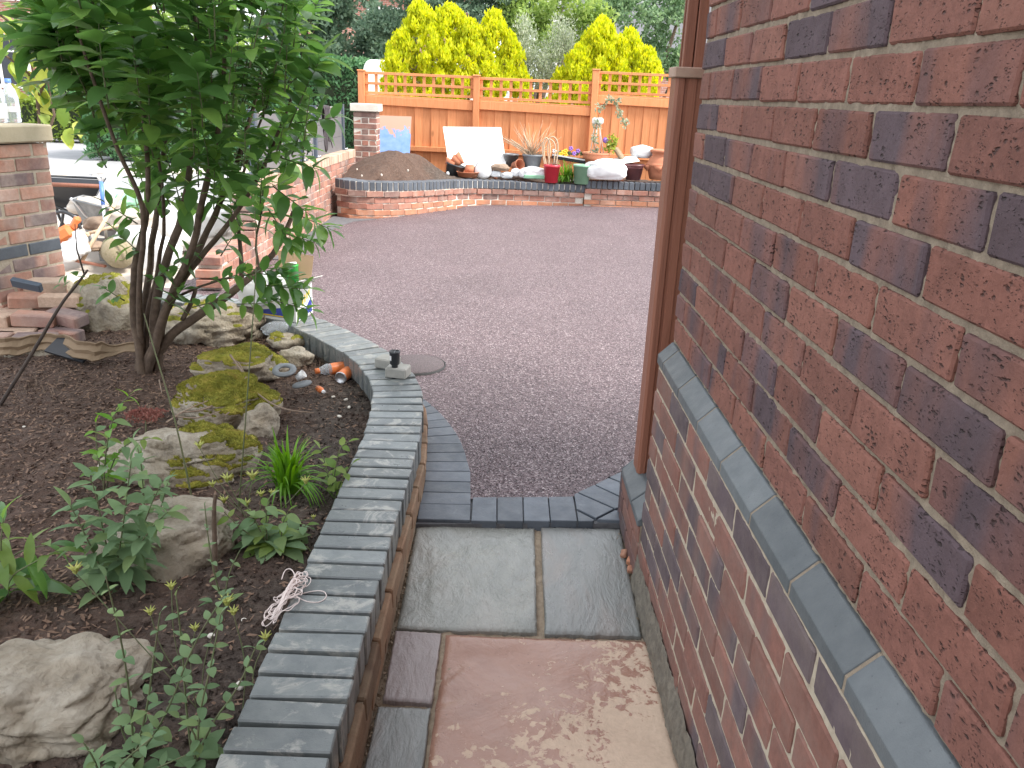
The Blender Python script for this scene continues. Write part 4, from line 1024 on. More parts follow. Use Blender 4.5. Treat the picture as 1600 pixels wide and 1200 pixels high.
for x in (-2.3, -.95):
    b = MB(); b.lathe((x, 15.95, .3), [(.001, .1), (.2, .1), (.3, .09), (.33, .0), (.3, -.09), (.001, -.09)], 20, mat=Matrix.Rotation(math.pi/2, 3, 'X')); b.build('wheel', 'rubber', van)
# houses far behind
def far_house(name, label, c, w, d, h, rh, wins, m='house_brickwork', rz=0):
    t_ = thing(name, label, 'house', (c[0], c[1], 0)); t_.rotation_euler = (0, 0, 0)
    b = MB(); b.box((c[0], c[1], h/2), (w, d, h)); b.build('wall', m, t_)
    b = MB(); x0, x1, y0, y1 = c[0]-w/2-.3, c[0]+w/2+.3, c[1]-d/2-.3, c[1]+d/2+.3
    b.add([(x0, y0, h-.02), (x1, y0, h-.02), (x1, y1, h-.02), (x0, y1, h-.02), (x0, (y0+y1)/2, h+rh), (x1, (y0+y1)/2, h+rh)], [(0, 1, 5, 4), (2, 3, 4, 5), (1, 2, 5), (3, 0, 4), (0, 3, 2, 1)]); b.build('roof', 'slate_roof', t_)
    for (wx, wz, ww, wh) in wins:
        y = c[1]-d/2-.02; f = MB()
        for (dx, dz, sx, sz) in ((0, wh/2, ww+.1, .1), (0, -wh/2, ww+.16, .12), (-ww/2, 0, .1, wh), (ww/2, 0, .1, wh), (0, 0, .07, wh), (0, wh*.2, ww, .06)): f.box((wx+dx, y-.02-.004*(sx > sz), wz+dz), (sx, .08, sz))
        fo = f.build('window', 'white_paint', t_, (wx, y, wz)); p = MB(); p.box((wx, y+.015, wz), (ww, .03, wh)); p.build('pane', 'glass_dark', fo)
    return t_
wl = pt(5, 110, 30)
far_house('brick_house', 'red brick house with white windows behind the tree at the far left', (wl.x-2.0, 33.5, 0), 9, 7, 6.2, 3, [(pt(15, 100, 30).x-.3, 1.9, 1.9, 1.6), (pt(70, 60, 30).x, 4.6, 1.4, 1.5), (pt(15, 100, 30).x-.3, 4.6, 1.6, 1.5)])
hr = pt(1045, 85, 30)
far_house('gabled_house', 'far house with dark roof edge glimpsed through the right-hand tree', (hr.x+1.5, 38, 0), 9, 6, 3.2, 2.2, [(hr.x-1.0, 2.3, 1.2, 1.0)])
far_house('pale_house', 'pale far house showing through gaps in the right-hand tree', (pt(1000, 40, 44).x, 47, 0), 9, 6, 6.4, 2.5, [(pt(1010, 40, 44).x, 4.6, 1.6, 1.4)], m='white_paint')
far_house('brick_house', 'red brick house end showing beside the dark tree', (pt(600, 50, 40).x, 43, 0), 8, 6, 5.5, 2.5, [(pt(600, 50, 40).x, 4.2, 1.4, 1.4)])
# branch with big yellow-green leaves over the near pillar: a slim tree outside the gateway
yl = thing('slim_tree', 'slim tree with large yellow-green leaves standing beyond the near brick pillar', 'tree', at(60, 330, Y=6.6))
def leafmesh(name, m, L, Wd, bend=.25, fold=.18, curl=0., n=5, tip=1.):
    V = []; F = []
    for i in range(n+1):
        t_ = i/n; w = Wd*.5*math.sin(math.pi*min(1, t_**.8*.96+.02))**.8*(1 if t_ < 1 else 0); x = L*t_; z = -bend*L*t_*t_
        V += [(x, -w, z+fold*w+curl*math.sin(t_*9)*w), (x, 0, z), (x, w, z+fold*w-curl*math.sin(t_*9)*w)]
    for i in range(n):
        a = i*3; F += [(a, a+3, a+4, a+1), (a+1, a+4, a+5, a+2)]
    return mesh(name, V, F, m, True)
def lmats(p, d, roll=0., s=1.):
    x = Vector(d).normalized(); y = Vector((0, 0, 1)).cross(x)
    if y.length < .05: y = Vector((0, 1, 0))
    y.normalize(); z = x.cross(y)
    R = Matrix((x, y, z)).transposed()@Matrix.Rotation(roll, 3, 'X'); return Matrix.Translation(Vector(p))@R.to_4x4()@Matrix.Scale(s, 4)
class Leaves:
    """collects leaf placements; the largest in view become objects, the rest one joined mesh"""
    def __init__(s, parent, meshes, cap=300, name='leaf'): s.p = parent; s.ms = meshes; s.L = []; s.cap = cap; s.nm = name
    def add(s, p, d, sc=1, roll=0., k=None): s.L.append((lmats(p, d, roll, sc), random.randrange(len(s.ms)) if k is None else k, sc))
    def build(s, joined='leaves'):
        cp_ = Vector((0, 0, CAMZ)); s.L.sort(key=lambda q: (q[0].translation-cp_).length/q[2])
        base = WL[s.p.name]
        for mt, k, sc in s.L[:s.cap]:
            o = bpy.data.objects.new(s.nm, s.ms[k]); COL.objects.link(o); o.parent = s.p; o.matrix_local = Matrix.Translation(-base)@mt; WL[o.name] = mt.translation
        if len(s.L) > s.cap:
            b = MB(); src = [([v.co.copy() for v in m.vertices], [tuple(p.vertices) for p in m.polygons]) for m in s.ms]
            for mt, k, sc in s.L[s.cap:]: b.add(src[k][0], src[k][1], True, mt)
            o = b.build(joined, s.ms[0].materials[0].name, s.p); o['kind'] = 'stuff'
b = MB(); tb = WL[yl.name]; tips = []
for (pp) in ([(60, 330), (64, 250), (60, 150), (40, 60), (20, -20)], [(60, 150), (45, 115), (0, 80)], [(62, 200), (55, 120), (80, 40), (90, -20)], [(64, 240), (85, 180), (75, 130)], [(60, 150), (90, 90), (60, 40)], [(40, 60), (10, 30), (-20, 10)]):
    P = [at(x, y, Y=6.6+U(-.15, .15)) for x, y in pp]; b.tube(P, [.012-.002*i for i in range(len(P))], 6); tips.append(P)
b.build('trunk', 'bark', yl)
lv = Leaves(yl, [leafmesh('leaf', 'leaf_yellowgreen', .15, .10, .3), leafmesh('leaf', 'leaf_fresh', .14, .09, .4)], 300)
for P in tips:
    for a, c in zip(P[0 if P[0] != tb else 1:], P[1:]):
        if c.z < 1.35 and a.z < 1.3: continue
        for i in range(7):
            q = a.lerp(c, U(0, 1))+Vector((U(-.14, .14), U(-.12, .12), U(-.12, .12))); lv.add(q, (U(-1, 1), U(-1, .5), U(-1, .2)), U(.6, 1.15), U(-.6, .6))
for x, y in ((100, 210), (90, 195), (110, 200), (120, 190)): lv.add(at(x, y, Y=6.5), (U(-1, 1), -.5, -.5), .9)
lv.build()

# ================================================================== big shrub in the bed
import bmesh
bush = thing('shrub', 'large multi-stemmed shrub with big glossy dark green leaves growing in the soil bed', 'shrub', at(226, 572, Z=.17))
SY = WL[bush.name].y
def stem(b, pts, r0, r1, dy=0, root=True):
    n = len(pts); P = []
    for i, (x, y) in enumerate(pts):
        P.append(at(x, y, Y=SY+dy*i/(n-1)+(U(-.02, .02) if i else 0)))
    if root: P[0] = WL[bush.name]+Vector((U(-.05, .05), U(-.05, .05), -.05))
    P = smooth_path(P, 2); P = [p+Vector((noise.noise(p*9), noise.noise(p*9+Vector((5, 5, 5))), 0))*.008*(1 if 0 < i < len(P)-1 else 0) for i, p in enumerate(P)]
    k = len(P); b.tube(P, [(r0+(r1-r0)*i/(k-1))*(1+.12*noise.noise((i*.9, r0*99, 0))) for i in range(k)], 8); return P
ST = [([(222, 575), (210, 500), (207, 430), (226, 360), (233, 280), (222, 150), (205, 30)], .024, .006, -.1),
      ([(228, 575), (240, 480), (262, 400), (288, 330), (300, 230), (310, 100), (300, -30)], .028, .006, .05),
      ([(232, 575), (262, 470), (300, 400), (318, 300), (345, 200), (352, 80), (355, -40)], .024, .005, -.3),
      ([(232, 570), (250, 500), (285, 440), (330, 350), (370, 260), (402, 150), (420, 30)], .024, .005, .15),
      ([(240, 565), (262, 525), (310, 492), (352, 465), (385, 440), (407, 418), (436, 385), (460, 330)], .027, .010, .2),
      ([(220, 565), (214, 470), (230, 330), (190, 250), (150, 140), (112, 20)], .018, .004, -.35),
      ([(230, 565), (232, 430), (250, 300), (262, 180), (245, -10)], .022, .005, .3),
      ([(236, 565), (275, 450), (330, 380), (372, 330), (420, 250), (455, 150)], .018, .005, -.1),
      ([(226, 575), (228, 500), (245, 430), (262, 330), (240, 200), (170, 60)], .016, .004, .1)]
b = MB(); paths = []
for pts, r0, r1, dy in ST: paths.append(stem(b, pts, r0, r1, dy))
for pts, r0, r1, dy in (([(378, 443), (377, 400), (370, 330), (384, 250), (430, 130)], .014, .004, .1), ([(285, 500), (300, 472), (306, 452)], .012, .010, 0), ([(405, 418), (398, 380), (410, 330)], .008, .003, .1), ([(262, 470), (330, 440), (395, 428)], .008, .003, .05), ([(252, 510), (282, 430), (300, 405)], .010, .008, -.05)):
    P = [at(x, y, Y=SY+.17+dy*i/len(pts)) for i, (x, y) in enumerate(pts)] if pts[0][0] > 350 else [at(x, y, Y=SY+.03) for x, y in pts]
    P = smooth_path(P, 1); b.tube(P, [r0+(r1-r0)*i/(len(P)-1) for i in range(len(P))], 7); paths.append(P)
b.build('stem', 'bark', bush)
OUTL = [(72, 62), (95, 10), (130, -60), (330, -80), (440, -50), (470, 60), (488, 170), (468, 240), (432, 300), (402, 325), (375, 312), (330, 345), (270, 318), (240, 332), (215, 295), (188, 232), (150, 208), (150, 165), (100, 110)]
lmx = [leafmesh('leaf', 'leaf_shrub', .155, .075, .35, .2), leafmesh('leaf', 'leaf_shrub', .17, .080, .22, .25, .1), leafmesh('leaf', 'leaf_shrub', .14, .07, .5, .15), leafmesh('leaf', 'leaf_shrub', .16, .066, .1, .3, .15)]
lv = Leaves(bush, lmx); tw = MB(); cen = at(280, 190, Y=SY)
def shoot(p, d, L, sz, sp=.04):
    pts = [p]; n = max(2, int(L/.06)); d = d.normalized()
    for i in range(n): d = (d+Vector((U(-.12, .12), U(-.12, .12), U(-.02, .10)))).normalized(); pts.append(pts[-1]+d*L/n)
    tw.tube(pts, [.0035-.0022*i/n for i in range(n+1)], 5)
    s = .03; rot = U(0, 3)
    while s < L:
        q, t_ = lerp_path(pts, min(s, L-.001)); x = t_.orthogonal().normalized(); y = t_.cross(x); f = s/L
        for k in (0, 1):
            a = rot+k*math.pi; o_ = x*math.cos(a)+y*math.sin(a)
            dd = o_+t_*(.3+.5*f)+Vector((0, 0, -.25+.2*f)); lv.add(q, dd, sz*(1.08-.35*abs(f-.45))*U(.8, 1.15), U(-.4, .4))
        rot += 1.57+U(-.2, .2); s += sp*(1.1-.4*f)*U(.85, 1.15)
    lv.add(pts[-1], d+Vector((U(-.2, .2), U(-.2, .2), 0)), sz*.7)
cnt = 0
while cnt < 146:
    x, y = U(60, 495), U(-90, 350)
    if not in_poly(x, y, OUTL): continue
    p = at(x, y+28, Y=SY+random.gauss(-.02, .27)); out = (p-cen); out.z *= .4
    d = out.normalized()*U(.15, .6)+Vector((0, 0, 1)); right_low = x > 330 and y > 190
    L = U(.16, .34) if not right_low else U(.1, .22)
    shoot(p-Vector((0, 0, .05)), d, L, (U(.8, 1.25) if y < 190 and x < 330 else U(.45, .75)), .04 if not right_low else .028); cnt += 1
for x, y, dx, dz in ((75, 75, -1, .1), (120, 100, -1, .3), (100, 20, -.5, .9), (420, 10, .5, 1), (450, 60, .6, .8), (470, 120, .8, .5), (480, 190, .9, .1), (340, -30, 0, 1), (390, -10, .3, 1), (455, 250, .8, -.2), (440, 300, .6, -.4), (430, 340, .5, -.6)):
    shoot(at(x-dx*22, y+dz*22, Y=SY-.15), Vector((dx, -.2, dz)), .2, 1.0 if y < 150 else .7)
# low leafy sprays in front of the box and at the stems
for x, y, dx, dz, L in ((395, 425, 1, -.2, .22), (410, 445, 1, -.1, .22), (380, 430, .8, .2, .2), (430, 470, 1, -.25, .18), (370, 475, .9, .1, .2), (260, 480, .6, .6, .14), (300, 480, 1, .3, .16), (330, 440, 1, .2, .18), (225, 400, -.6, .5, .14), (215, 350, -.7, .5, .16), (230, 440, .8, .4, .14), (345, 400, .6, .7, .16), (265, 420, .8, .5, .15), (195, 470, -.7, .5, .1), (455, 330, .8, -.3, .2), (430, 360, .8, -.2, .2)):
    shoot(at(x, y, Y=SY-.05), Vector((dx, -.15, dz)), L, U(.5, .72), .038)
for i in range(210):
    while True:
        x, y = U(130, 440), U(20, 330)
        if in_poly(x, y, OUTL): break
    p = at(x, y, Y=SY+random.gauss(.05, .2)); lv.add(p, (U(-1, 1), U(-1, 1), U(-1, .6)), U(.6, 1.1), U(-1, 1))
tw.build('twig', 'stem_green', bush)['kind'] = 'stuff'; lv.build()

# ================================================================== rocks
def pxm(p, px): return (p-Vector((0, 0, CAMZ))).dot(CF)*px/F_PX
def rock(label, cx, cy, wpx, hpx, depth, Z=.17, sink=.35, moss=0, rz=0., seed=0, strat=1., h=None, cat='rock', group=None, det=5, mthr=.0, mside=(0, 0)):
    c = at(cx, cy+hpx*.15, Z=Z); w = pxm(c, wpx)/2; hh = (h or pxm(c, hpx)*.62)/1.0; hh = h if h else hh
    bm = bmesh.new(); bmesh.ops.create_icosphere(bm, subdivisions=det, radius=1)
    off = Vector((seed*7.3, seed*3.1, seed*1.7)); R = Matrix.Rotation(rz, 3, 'Z')
    for v in bm.verts:
        p = v.co.copy(); q = p+off
        f = 1+.34*noise.noise(q*1.1)+.17*noise.noise(q*2.3)+.05*noise.noise(q*5)
        ridge = (1-abs(noise.noise(Vector((q.x*1.6, q.y*1.6, q.z*5)))))**5*.07*strat
        fine = .02*noise.fractal(q*7, .6, 2.2, 4)-.05*max(0, noise.noise(q*6+Vector((3,3,3)))-.35)
        # flattened facets
        p = p*(f-ridge+fine); p.z = math.copysign(abs(p.z)**.8, p.z)
        p = Vector((p.x*w, p.y*depth/2, p.z*hh)); v.co = R@p
    bm.normal_update(); t_ = thing('rock', label, cat, (c.x, c.y, c.z-hh*sink*0), group)
    base = Vector((0, 0, hh*(1-2*sink)*.5))
    V = [v.co+base for v in bm.verts]; F = [tuple(v.index for v in f.verts) for f in bm.faces]
    o = bpy.data.objects.new('stone', mesh('stone', V, F, 'rock', True)); place(o, WL[t_.name], t_)
    if moss:
        keep = set(); 
        for f in bm.faces:
            cc = f.calc_center_median()
            g = f.normal.z*1.0+.75*noise.noise(Vector((cc.x*9, cc.y*9, seed+cc.z*6)))+mside[0]*cc.x/w+mside[1]*cc.z/hh
            if g > 1.1-moss: keep.add(f.index)
        vid = {}; MV = []; MF = []
        for f in bm.faces:
            if f.index not in keep: continue
            ids = []
            for v in f.verts:
                if v.index not in vid:
                    vid[v.index] = len(MV); edge = any(g.index not in keep for g in v.link_faces)
                    MV.append(v.co+base+v.normal*(-.004 if edge else .010+.008*noise.fractal(v.co*40, .8, 2, 3)))
                ids.append(vid[v.index])
            MF.append(tuple(ids))
        if MF:
            o = bpy.data.objects.new('moss', mesh('moss', MV, MF, 'moss', True)); place(o, WL[t_.name], t_); o['kind'] = 'stuff'
            # moss fibres
            q = []
            for f in MF:
                for _ in range(4):
                    a, b_, c_ = [MV[i] for i in f[:3]]; u, v = random.random(), random.random()
                    if u+v > 1: u, v = 1-u, 1-v
                    p = a+(b_-a)*u+(c_-a)*v; d = Vector((U(-1, 1), U(-1, 1), U(.3, 1))).normalized()*U(.004, .010); s_ = d.orthogonal().normalized()*.0012
                    q.append((p-s_, p+s_, p+d))
            if len(q) > 60000: q = random.sample(q, 60000)
            o = bpy.data.objects.new('moss_fibres', mesh_np('moss_fibres', q, 3, 'moss')); place(o, WL[t_.name], t_); o['kind'] = 'stuff'
    bm.free(); return t_
rock('large flat tan limestone rock at the bottom left of the bed', 72, 1075, 270, 230, .40, Z=.17, h=.10, rz=-.25, seed=1, strat=1.4, det=6)
rock('pale pitted limestone rock behind the grey-green leafy plant', 272, 835, 190, 150, .30, Z=.18, h=.12, seed=2, det=6, rz=.3)
rock('wide pale limestone rock with yellow-green moss on its right shoulder', 285, 712, 205, 105, .34, Z=.18, h=.12, seed=3, moss=.06, det=6, strat=1.6, mside=(.75, 0))
rock('long low moss-covered rock in the middle of the bed', 352, 630, 150, 90, .42, Z=.18, h=.12, seed=4, moss=.75, det=6, rz=.5)
rock('moss-topped rock beside the grey plastic ring', 375, 572, 130, 60, .32, Z=.18, h=.10, seed=5, moss=.75, rz=.2)
rock('bare grey limestone nose below the mossy rock', 405, 665, 55, 60, .2, Z=.17, h=.09, seed=6)
rock('jagged grey rock just behind the shrub stems', 335, 508, 140, 70, .38, Z=.18, h=.15, seed=7, strat=2, moss=.12)
rock('rounded rock with golden moss standing left of the shrub stems', 165, 485, 110, 85, .42, Z=.19, h=.22, seed=8, moss=.5)
rock('small rounded grey stone near the planter wall', 462, 555, 52, 42, .12, Z=.17, h=.05, seed=9, det=4, strat=.3)
rock('flaky pale stone leaning beside the rounded grey stone', 448, 530, 60, 30, .15, Z=.18, h=.04, seed=10, det=4, moss=.1)
rock('grey stone behind the small brick pile at the pillar foot', 92, 470, 60, 50, .3, Z=.17, h=.14, seed=11, det=4)
rock('flat dark stone in the litter at the left edge', 60, 545, 130, 45, .3, Z=.15, h=.06, seed=12, det=4)
for i, (x, y) in enumerate(((35, 655), (330, 985), (372, 1060), (380, 960))):
    c = at(x, y, Z=.18); bm = bmesh.new(); bmesh.ops.create_icosphere(bm, subdivisions=2, radius=.007+.003*(i % 3))
    for v in bm.verts: v.co *= 1+.3*noise.noise(v.co*60+Vector((i, 0, 0))); v.co.z *= .6
    me = bpy.data.meshes.new('pebble'); bm.to_mesh(me); bm.free(); me.materials.append(M['stone_pale']); o = bpy.data.objects.new('pebble', me); place(o, (c.x, c.y, bed_z(c.x, c.y)+.005), None)
    tag(o, ['tiny pale pebble on the mulch at the left of the bed', 'tiny pale pebble on the soil right of the big front rock', 'tiny pale pebble near the front coping bricks', 'tiny pale pebble just below the string bundle'][i], 'pebble', 'pebbles on the soil bed')

# ================================================================== small plants in the bed
def plant(name, label, x, y, Z=.17, cat='plant', group=None): return thing(name, label, cat, at(x, y, Z=Z), group)
def pp(x, y, t_, dy=0): return at(x, y, Y=WL[t_.name].y+dy)
# strap leaved clump
sc_ = plant('strap_leaf_plant', 'bright green clump of upright strap leaves beside the coping', 452, 765)
def strap(L, w, bend):
    V = []; F = []; n = 8
    for i in range(n+1):
        t_ = i/n; ww = w*.5*(1-t_**3)*(.6+.4*min(1, t_*4)); a = bend*t_*t_
        V += [(-ww, L*t_*math.sin(a), L*t_*math.cos(a)), (0, L*t_*math.sin(a)+ww*.5, L*t_*math.cos(a)), (ww, L*t_*math.sin(a), L*t_*math.cos(a))]
    for i in range(n): a = i*3; F += [(a, a+1, a+4, a+3), (a+1, a+2, a+5, a+4)]
    return mesh('leaf', V, F, 'leaf_strap', True)
sm = [strap(.19, .014, .5), strap(.17, .012, .9), strap(.22, .015, .3), strap(.15, .012, 1.5), strap(.12, .011, 1.9)]
for i in range(95):
    a = U(0, 6.28); r = U(0, .045); k = random.choice((0, 0, 1, 2, 2, 3, 3, 4)); inst('leaf', sm[k], WL[sc_.name]+Vector((math.cos(a)*r, math.sin(a)*r, -.01)), sc_, (U(-.12, .12), U(-.12, .12), a-1.57+U(-.5, .5)), (1, 1, U(.75, 1.1)))
# grey-green broad leaf plants
gg = [leafmesh('leaf', 'leaf_greygreen', .075, .034, .5, .25, .15), leafmesh('leaf', 'leaf_greygreen', .065, .042, .6, .1, .2), leafmesh('leaf', 'leaf_greygreen', .085, .03, .3, .3)]
def upright(name, label, base, stems, leafset, cat='plant', sz=1., step=.028, mat='stem_green', r=.0028, droop=0, rosette=0, group=None, cap=300):
    t_ = plant(name, label, base[0], base[1], cat=cat, group=group); b = MB(); L = Leaves(t_, leafset, cap)
    for px in stems:
        dy = U(-.06, .06); P = smooth_path([WL[t_.name]+Vector((U(-.02, .02), U(-.02, .02), -.02))]+[pp(x, y, t_, dy) for x, y in px], 2); b.tube(P, [r*(1-.6*i/len(P)) for i in range(len(P))], 5)
        T = plen(P); s = T*.25; rot = U(0, 6)
        while s < T:
            q, d = lerp_path(P, min(s, T-.001)); x = d.orthogonal().normalized(); y = d.cross(x)
            for k in (0, 1): a = rot+k*3.14; L.add(q, x*math.cos(a)+y*math.sin(a)+d*.5-Vector((0, 0, droop)), sz*U(.7, 1.1)*(1.1-.5*s/T), U(-.5, .5))
            rot += 1.57+U(-.3, .3); s += step
        L.add(P[-1], P[-1]-P[-2], sz*.6)
    for i in range(rosette): a = U(0, 6.28); L.add(WL[t_.name]+Vector((math.cos(a)*.02, math.sin(a)*.02, U(.0, .03))), (math.cos(a), math.sin(a), U(.1, 1.)), sz*U(.9, 1.5), U(-.3, .3))
    b.build('stem', mat, t_); L.build(); return t_
upright('leafy_plant', 'grey-green leafy plant with broad lower leaves in front of the pitted rock', (180, 915), [[(165, 850), (150, 770), (140, 745)], [(190, 840), (200, 760), (205, 720)], [(215, 850), (235, 790), (250, 760)], [(150, 870), (120, 810), (110, 790)], [(205, 870), (240, 820), (262, 800)]], gg, sz=1.25, rosette=16)
upright('leafy_plant', 'smaller grey-green plant between the leafy plant and the pale rock', (232, 850), [[(225, 790), (222, 730), (215, 700)], [(250, 800), (262, 755)]], gg, sz=.9, rosette=4)
fr_ = [leafmesh('leaf', 'leaf_fresh', .06, .028, .4, .2), leafmesh('leaf', 'leaf_strap', .07, .03, .5, .2)]
upright('leafy_plant', 'fresh green plant with nodding leaves left of the wide pale rock', (160, 770), [[(165, 700), (180, 640), (205, 615)], [(150, 700), (150, 660)], [(175, 720), (200, 690), (235, 685)]], fr_+gg[:1], sz=1.1, step=.035)
upright('broad_leaf_plant', 'plant with long arching green leaves at the left edge of the bed', (8, 930), [[(10, 880), (30, 860), (80, 850)], [(0, 860), (5, 810)], [(15, 900), (50, 880), (85, 862)]], [leafmesh('leaf', 'leaf_shrub', .14, .045, .5, .25), leafmesh('leaf', 'leaf_fresh', .12, .04, .6, .2)], sz=1., step=.06, rosette=5)
upright('small_plant', 'small plant with a rounded leaf leaning over the coping', (515, 770), [[(525, 730), (530, 700), (545, 690)], [(510, 730), (500, 700)], [(535, 745), (550, 725)]], [leafmesh('leaf', 'leaf_fresh', .065, .04, .4, .1)], sz=.9, step=.045)
lowp = upright('low_plant', 'low pale green leafy rosette against the coping', (430, 855), [[(400, 815), (385, 790)], [(440, 820), (450, 800)], [(460, 830), (480, 820)], [(380, 830), (350, 800)], [(415, 805), (420, 780)]], [leafmesh('leaf', 'leaf_greygreen', .07, .05, .7, .05), leafmesh('leaf', 'leaf_fresh', .06, .035, .5, .1)], sz=.95, rosette=22)
# yellow-green star heads
def star(b, p, s, n=7):
    p = Vector(p); b.lathe(p, [(.0005, -.2*s), (.28*s, .1*s), (.2*s, .45*s), (.001, .5*s)], 8)
    for k in range(n):
        a = 2*math.pi*k/n+U(-.2, .2); d = Vector((math.cos(a)*.55, math.sin(a)*.55, 1)).normalized()
        b.tube([p, p+d*s*.6, p+(d+Vector((math.cos(a), math.sin(a), 0))*.25)*s*1.1], [.16*s, .15*s, .02*s], 5)
def heads(label, base, hp, group='seed heads in the bed'):
    t_ = plant('seed_head_plant', label, *base); b = MB()
    for (x, y, s) in hp:
        top = pp(x, y, t_, U(-.05, .05)); mid = (WL[t_.name]+top)/2+Vector((U(-.02, .02), 0, 0)); P = smooth_path([WL[t_.name]+Vector((U(-.03, .03), U(-.03, .03), -.01)), mid, top], 2); b.tube(P, .0013, 5)
        h = MB(); star(h, top, s*1.5); h.build('seed_head', 'seed_head', t_)
    b.build('stem', 'stem_green', t_); return t_
heads('tuft of yellow-green seed heads on thin stems beside the rosette', (395, 830), [(355, 752, .016), (395, 748, .017), (385, 790, .014), (350, 785, .014), (478, 755, .014), (312, 700, .014), (332, 760, .012), (408, 775, .012), (425, 772, .01), (490, 810, .008)])
heads('nodding green seed heads hanging over the front coping bricks', (395, 1110), [(480, 1130, .010), (440, 1190, .012), (470, 1180, .013), (415, 1000, .012), (365, 960, .011)])
heads('pale seed heads on stems among the front stems', (300, 1090), [(118, 895, .014), (235, 960, .011), (268, 920, .011), (355, 945, .014), (305, 985, .010)])
cl_ = [leafmesh('leaf', 'leaf_greygreen', .042, .022, .4, .2), leafmesh('leaf', 'leaf_greygreen', .036, .026, .5, .1)]
upright('stemmed_plant', 'tall thin-stemmed plant with lobed leaves at the bottom of the bed', (215, 1190), [[(205, 1100), (190, 1000), (165, 900)], [(230, 1110), (240, 1030), (250, 960)], [(260, 1120), (300, 1010), (350, 930)], [(190, 1150), (180, 1080)]], cl_, sz=1.0, step=.05, rosette=10)
upright('stemmed_plant', 'branching thin-stemmed plant close to the front coping bricks', (300, 1195), [[(310, 1120), (330, 1040), (345, 960)], [(290, 1100), (285, 1010), (275, 930)], [(330, 1130), (370, 1080), (400, 1010)], [(310, 1150), (280, 1120)]], cl_, sz=1.0, step=.05, rosette=8)
upright('stemmed_plant', 'small thin-stemmed plant at the very front of the bed', (150, 1250), [[(150, 1190), (130, 1160)], [(180, 1200), (240, 1150)], [(200, 1220), (290, 1180)]], cl_, sz=1.1, step=.03, rosette=14)
upright('stemmed_plant', 'wispy plant between the pitted rock and the coping', (345, 950), [[(335, 900), (325, 840), (320, 790)], [(355, 900), (375, 860)]], cl_, sz=.7, step=.05, rosette=6)
# long bare stalks
def stalk(label, base, px, r, m, leaves=0, Y=None):
    t_ = plant('bare_stalk', label, *base); b = MB(); P = smooth_path([WL[t_.name]-Vector((0, 0, .02))]+[pp(x, y, t_, d) for x, y, d in px], 3); n = len(P); b.tube(P, [r*(1-.55*i/n) for i in range(n)], 7); b.build('stem', m, t_); return t_, P
stalk('long thin leaning green stalk crossing in front of the wide pale rock', (305, 800), [(290, 730, 0), (270, 640, 0), (245, 560, .03), (225, 490, .05)], .0035, 'stem_green')
stalk('tall straight thin stalk rising in front of the paint box', (372, 790), [(385, 640, 0), (395, 500, .03), (402, 400, .06), (398, 330, .05)], .0026, 'stem_green')
stalk('thick cut brown stem standing in front of the pitted rock', (335, 905), [(336, 850, 0), (334, 800, 0), (337, 772, 0)], .009, 'bark')
t_, P = stalk('dark leaning dead stem with a few small leaves at the left', (0, 625), [(55, 545, 0), (95, 475, 0), (120, 445, 0), (137, 422, 0)], .009, 'stem_dark')
L = Leaves(t_, [leafmesh('leaf', 'leaf_shrub', .035, .022, .3, .2)])
for x, y in ((95, 445), (105, 430), (115, 425), (125, 425), (138, 435), (100, 432), (132, 445), (110, 440)): L.add(at(x, y, Y=WL[t_.name].y), (U(-1, 1), -.5, U(-1, .5)), U(.9, 1.3))
L.build()
b = MB(); P = [at(132, 430, Y=WL[t_.name].y), at(120, 390, Y=WL[t_.name].y), at(117, 350, Y=WL[t_.name].y)]; b.tube(P, [.004, .003, .0015], 5); b.build('twig', 'stem_dark', t_)
sd_ = plant('sedum', 'flat reddish brown sedum flower head above the soil', 228, 700)
b = MB(); hd = pp(228, 648, sd_); b.tube([WL[sd_.name], hd], .003, 6); b.build('stem', 'stem_green', sd_)
cloud('flower_head', 'sedum_red', [tuple(hd+Vector((U(-.06, .06), U(-.04, .04), U(-.012, .012)))) for _ in range(70)], 14, (.015, .015, .01), .009, sd_, .5, elong=1.3)
# dry roots and twigs over the mossy rocks
for lb, pts, r in (('pale dry forked branch lying over the mossy rocks', [[(360, 555), (385, 590), (400, 615), (440, 640), (490, 645)], [(345, 565), (370, 560), (385, 590)], [(385, 590), (330, 640), (280, 645)], [(400, 615), (350, 650)]], .005), ('thin tangled dry roots beside the mossy rock', [[(260, 660), (290, 640), (340, 620)], [(275, 620), (300, 628), (350, 600)], [(250, 600), (248, 590), (253, 615)], [(270, 650), (310, 655), (350, 640)]], .0035)):
    t_ = thing('dry_branch', lb, 'branch', at(*pts[0][0], Z=.30))
    for q in pts:
        b = MB(); P = smooth_path([at(x, y, Z=.285+.02*math.sin(x)) for x, y in q], 2); b.tube(P, [r*(1-.6*i/len(P)) for i in range(len(P))], 6); b.build('branch', 'dry_twig', t_)
gt = []   # short grassy fringe and weeds
for x, y in ((470, 545), (430, 500), (400, 520), (440, 560), (455, 590), (500, 560), (60, 600), (370, 700), (300, 600), (560, 700)):
    c = at(x, y, Z=.18)
    for _ in range(26):
        p = Vector((c.x+random.gauss(0, .05), c.y+random.gauss(0, .05), 0)); p.z = bed_z(p.x, p.y); d = Vector((U(-.5, .5), U(-.5, .5), 1)).normalized()*U(.02, .09); s_ = Vector((.0012, 0, 0)); gt.append((p-s_, p+s_, p+d))
o = bpy.data.objects.new('dry_grass', mesh_np('dry_grass', gt, 3, 'dry_twig')); place(o, (0, 0, 0), None); tag(o, 'wisps of dry grass between the stones', 'dry grass', kind='stuff')

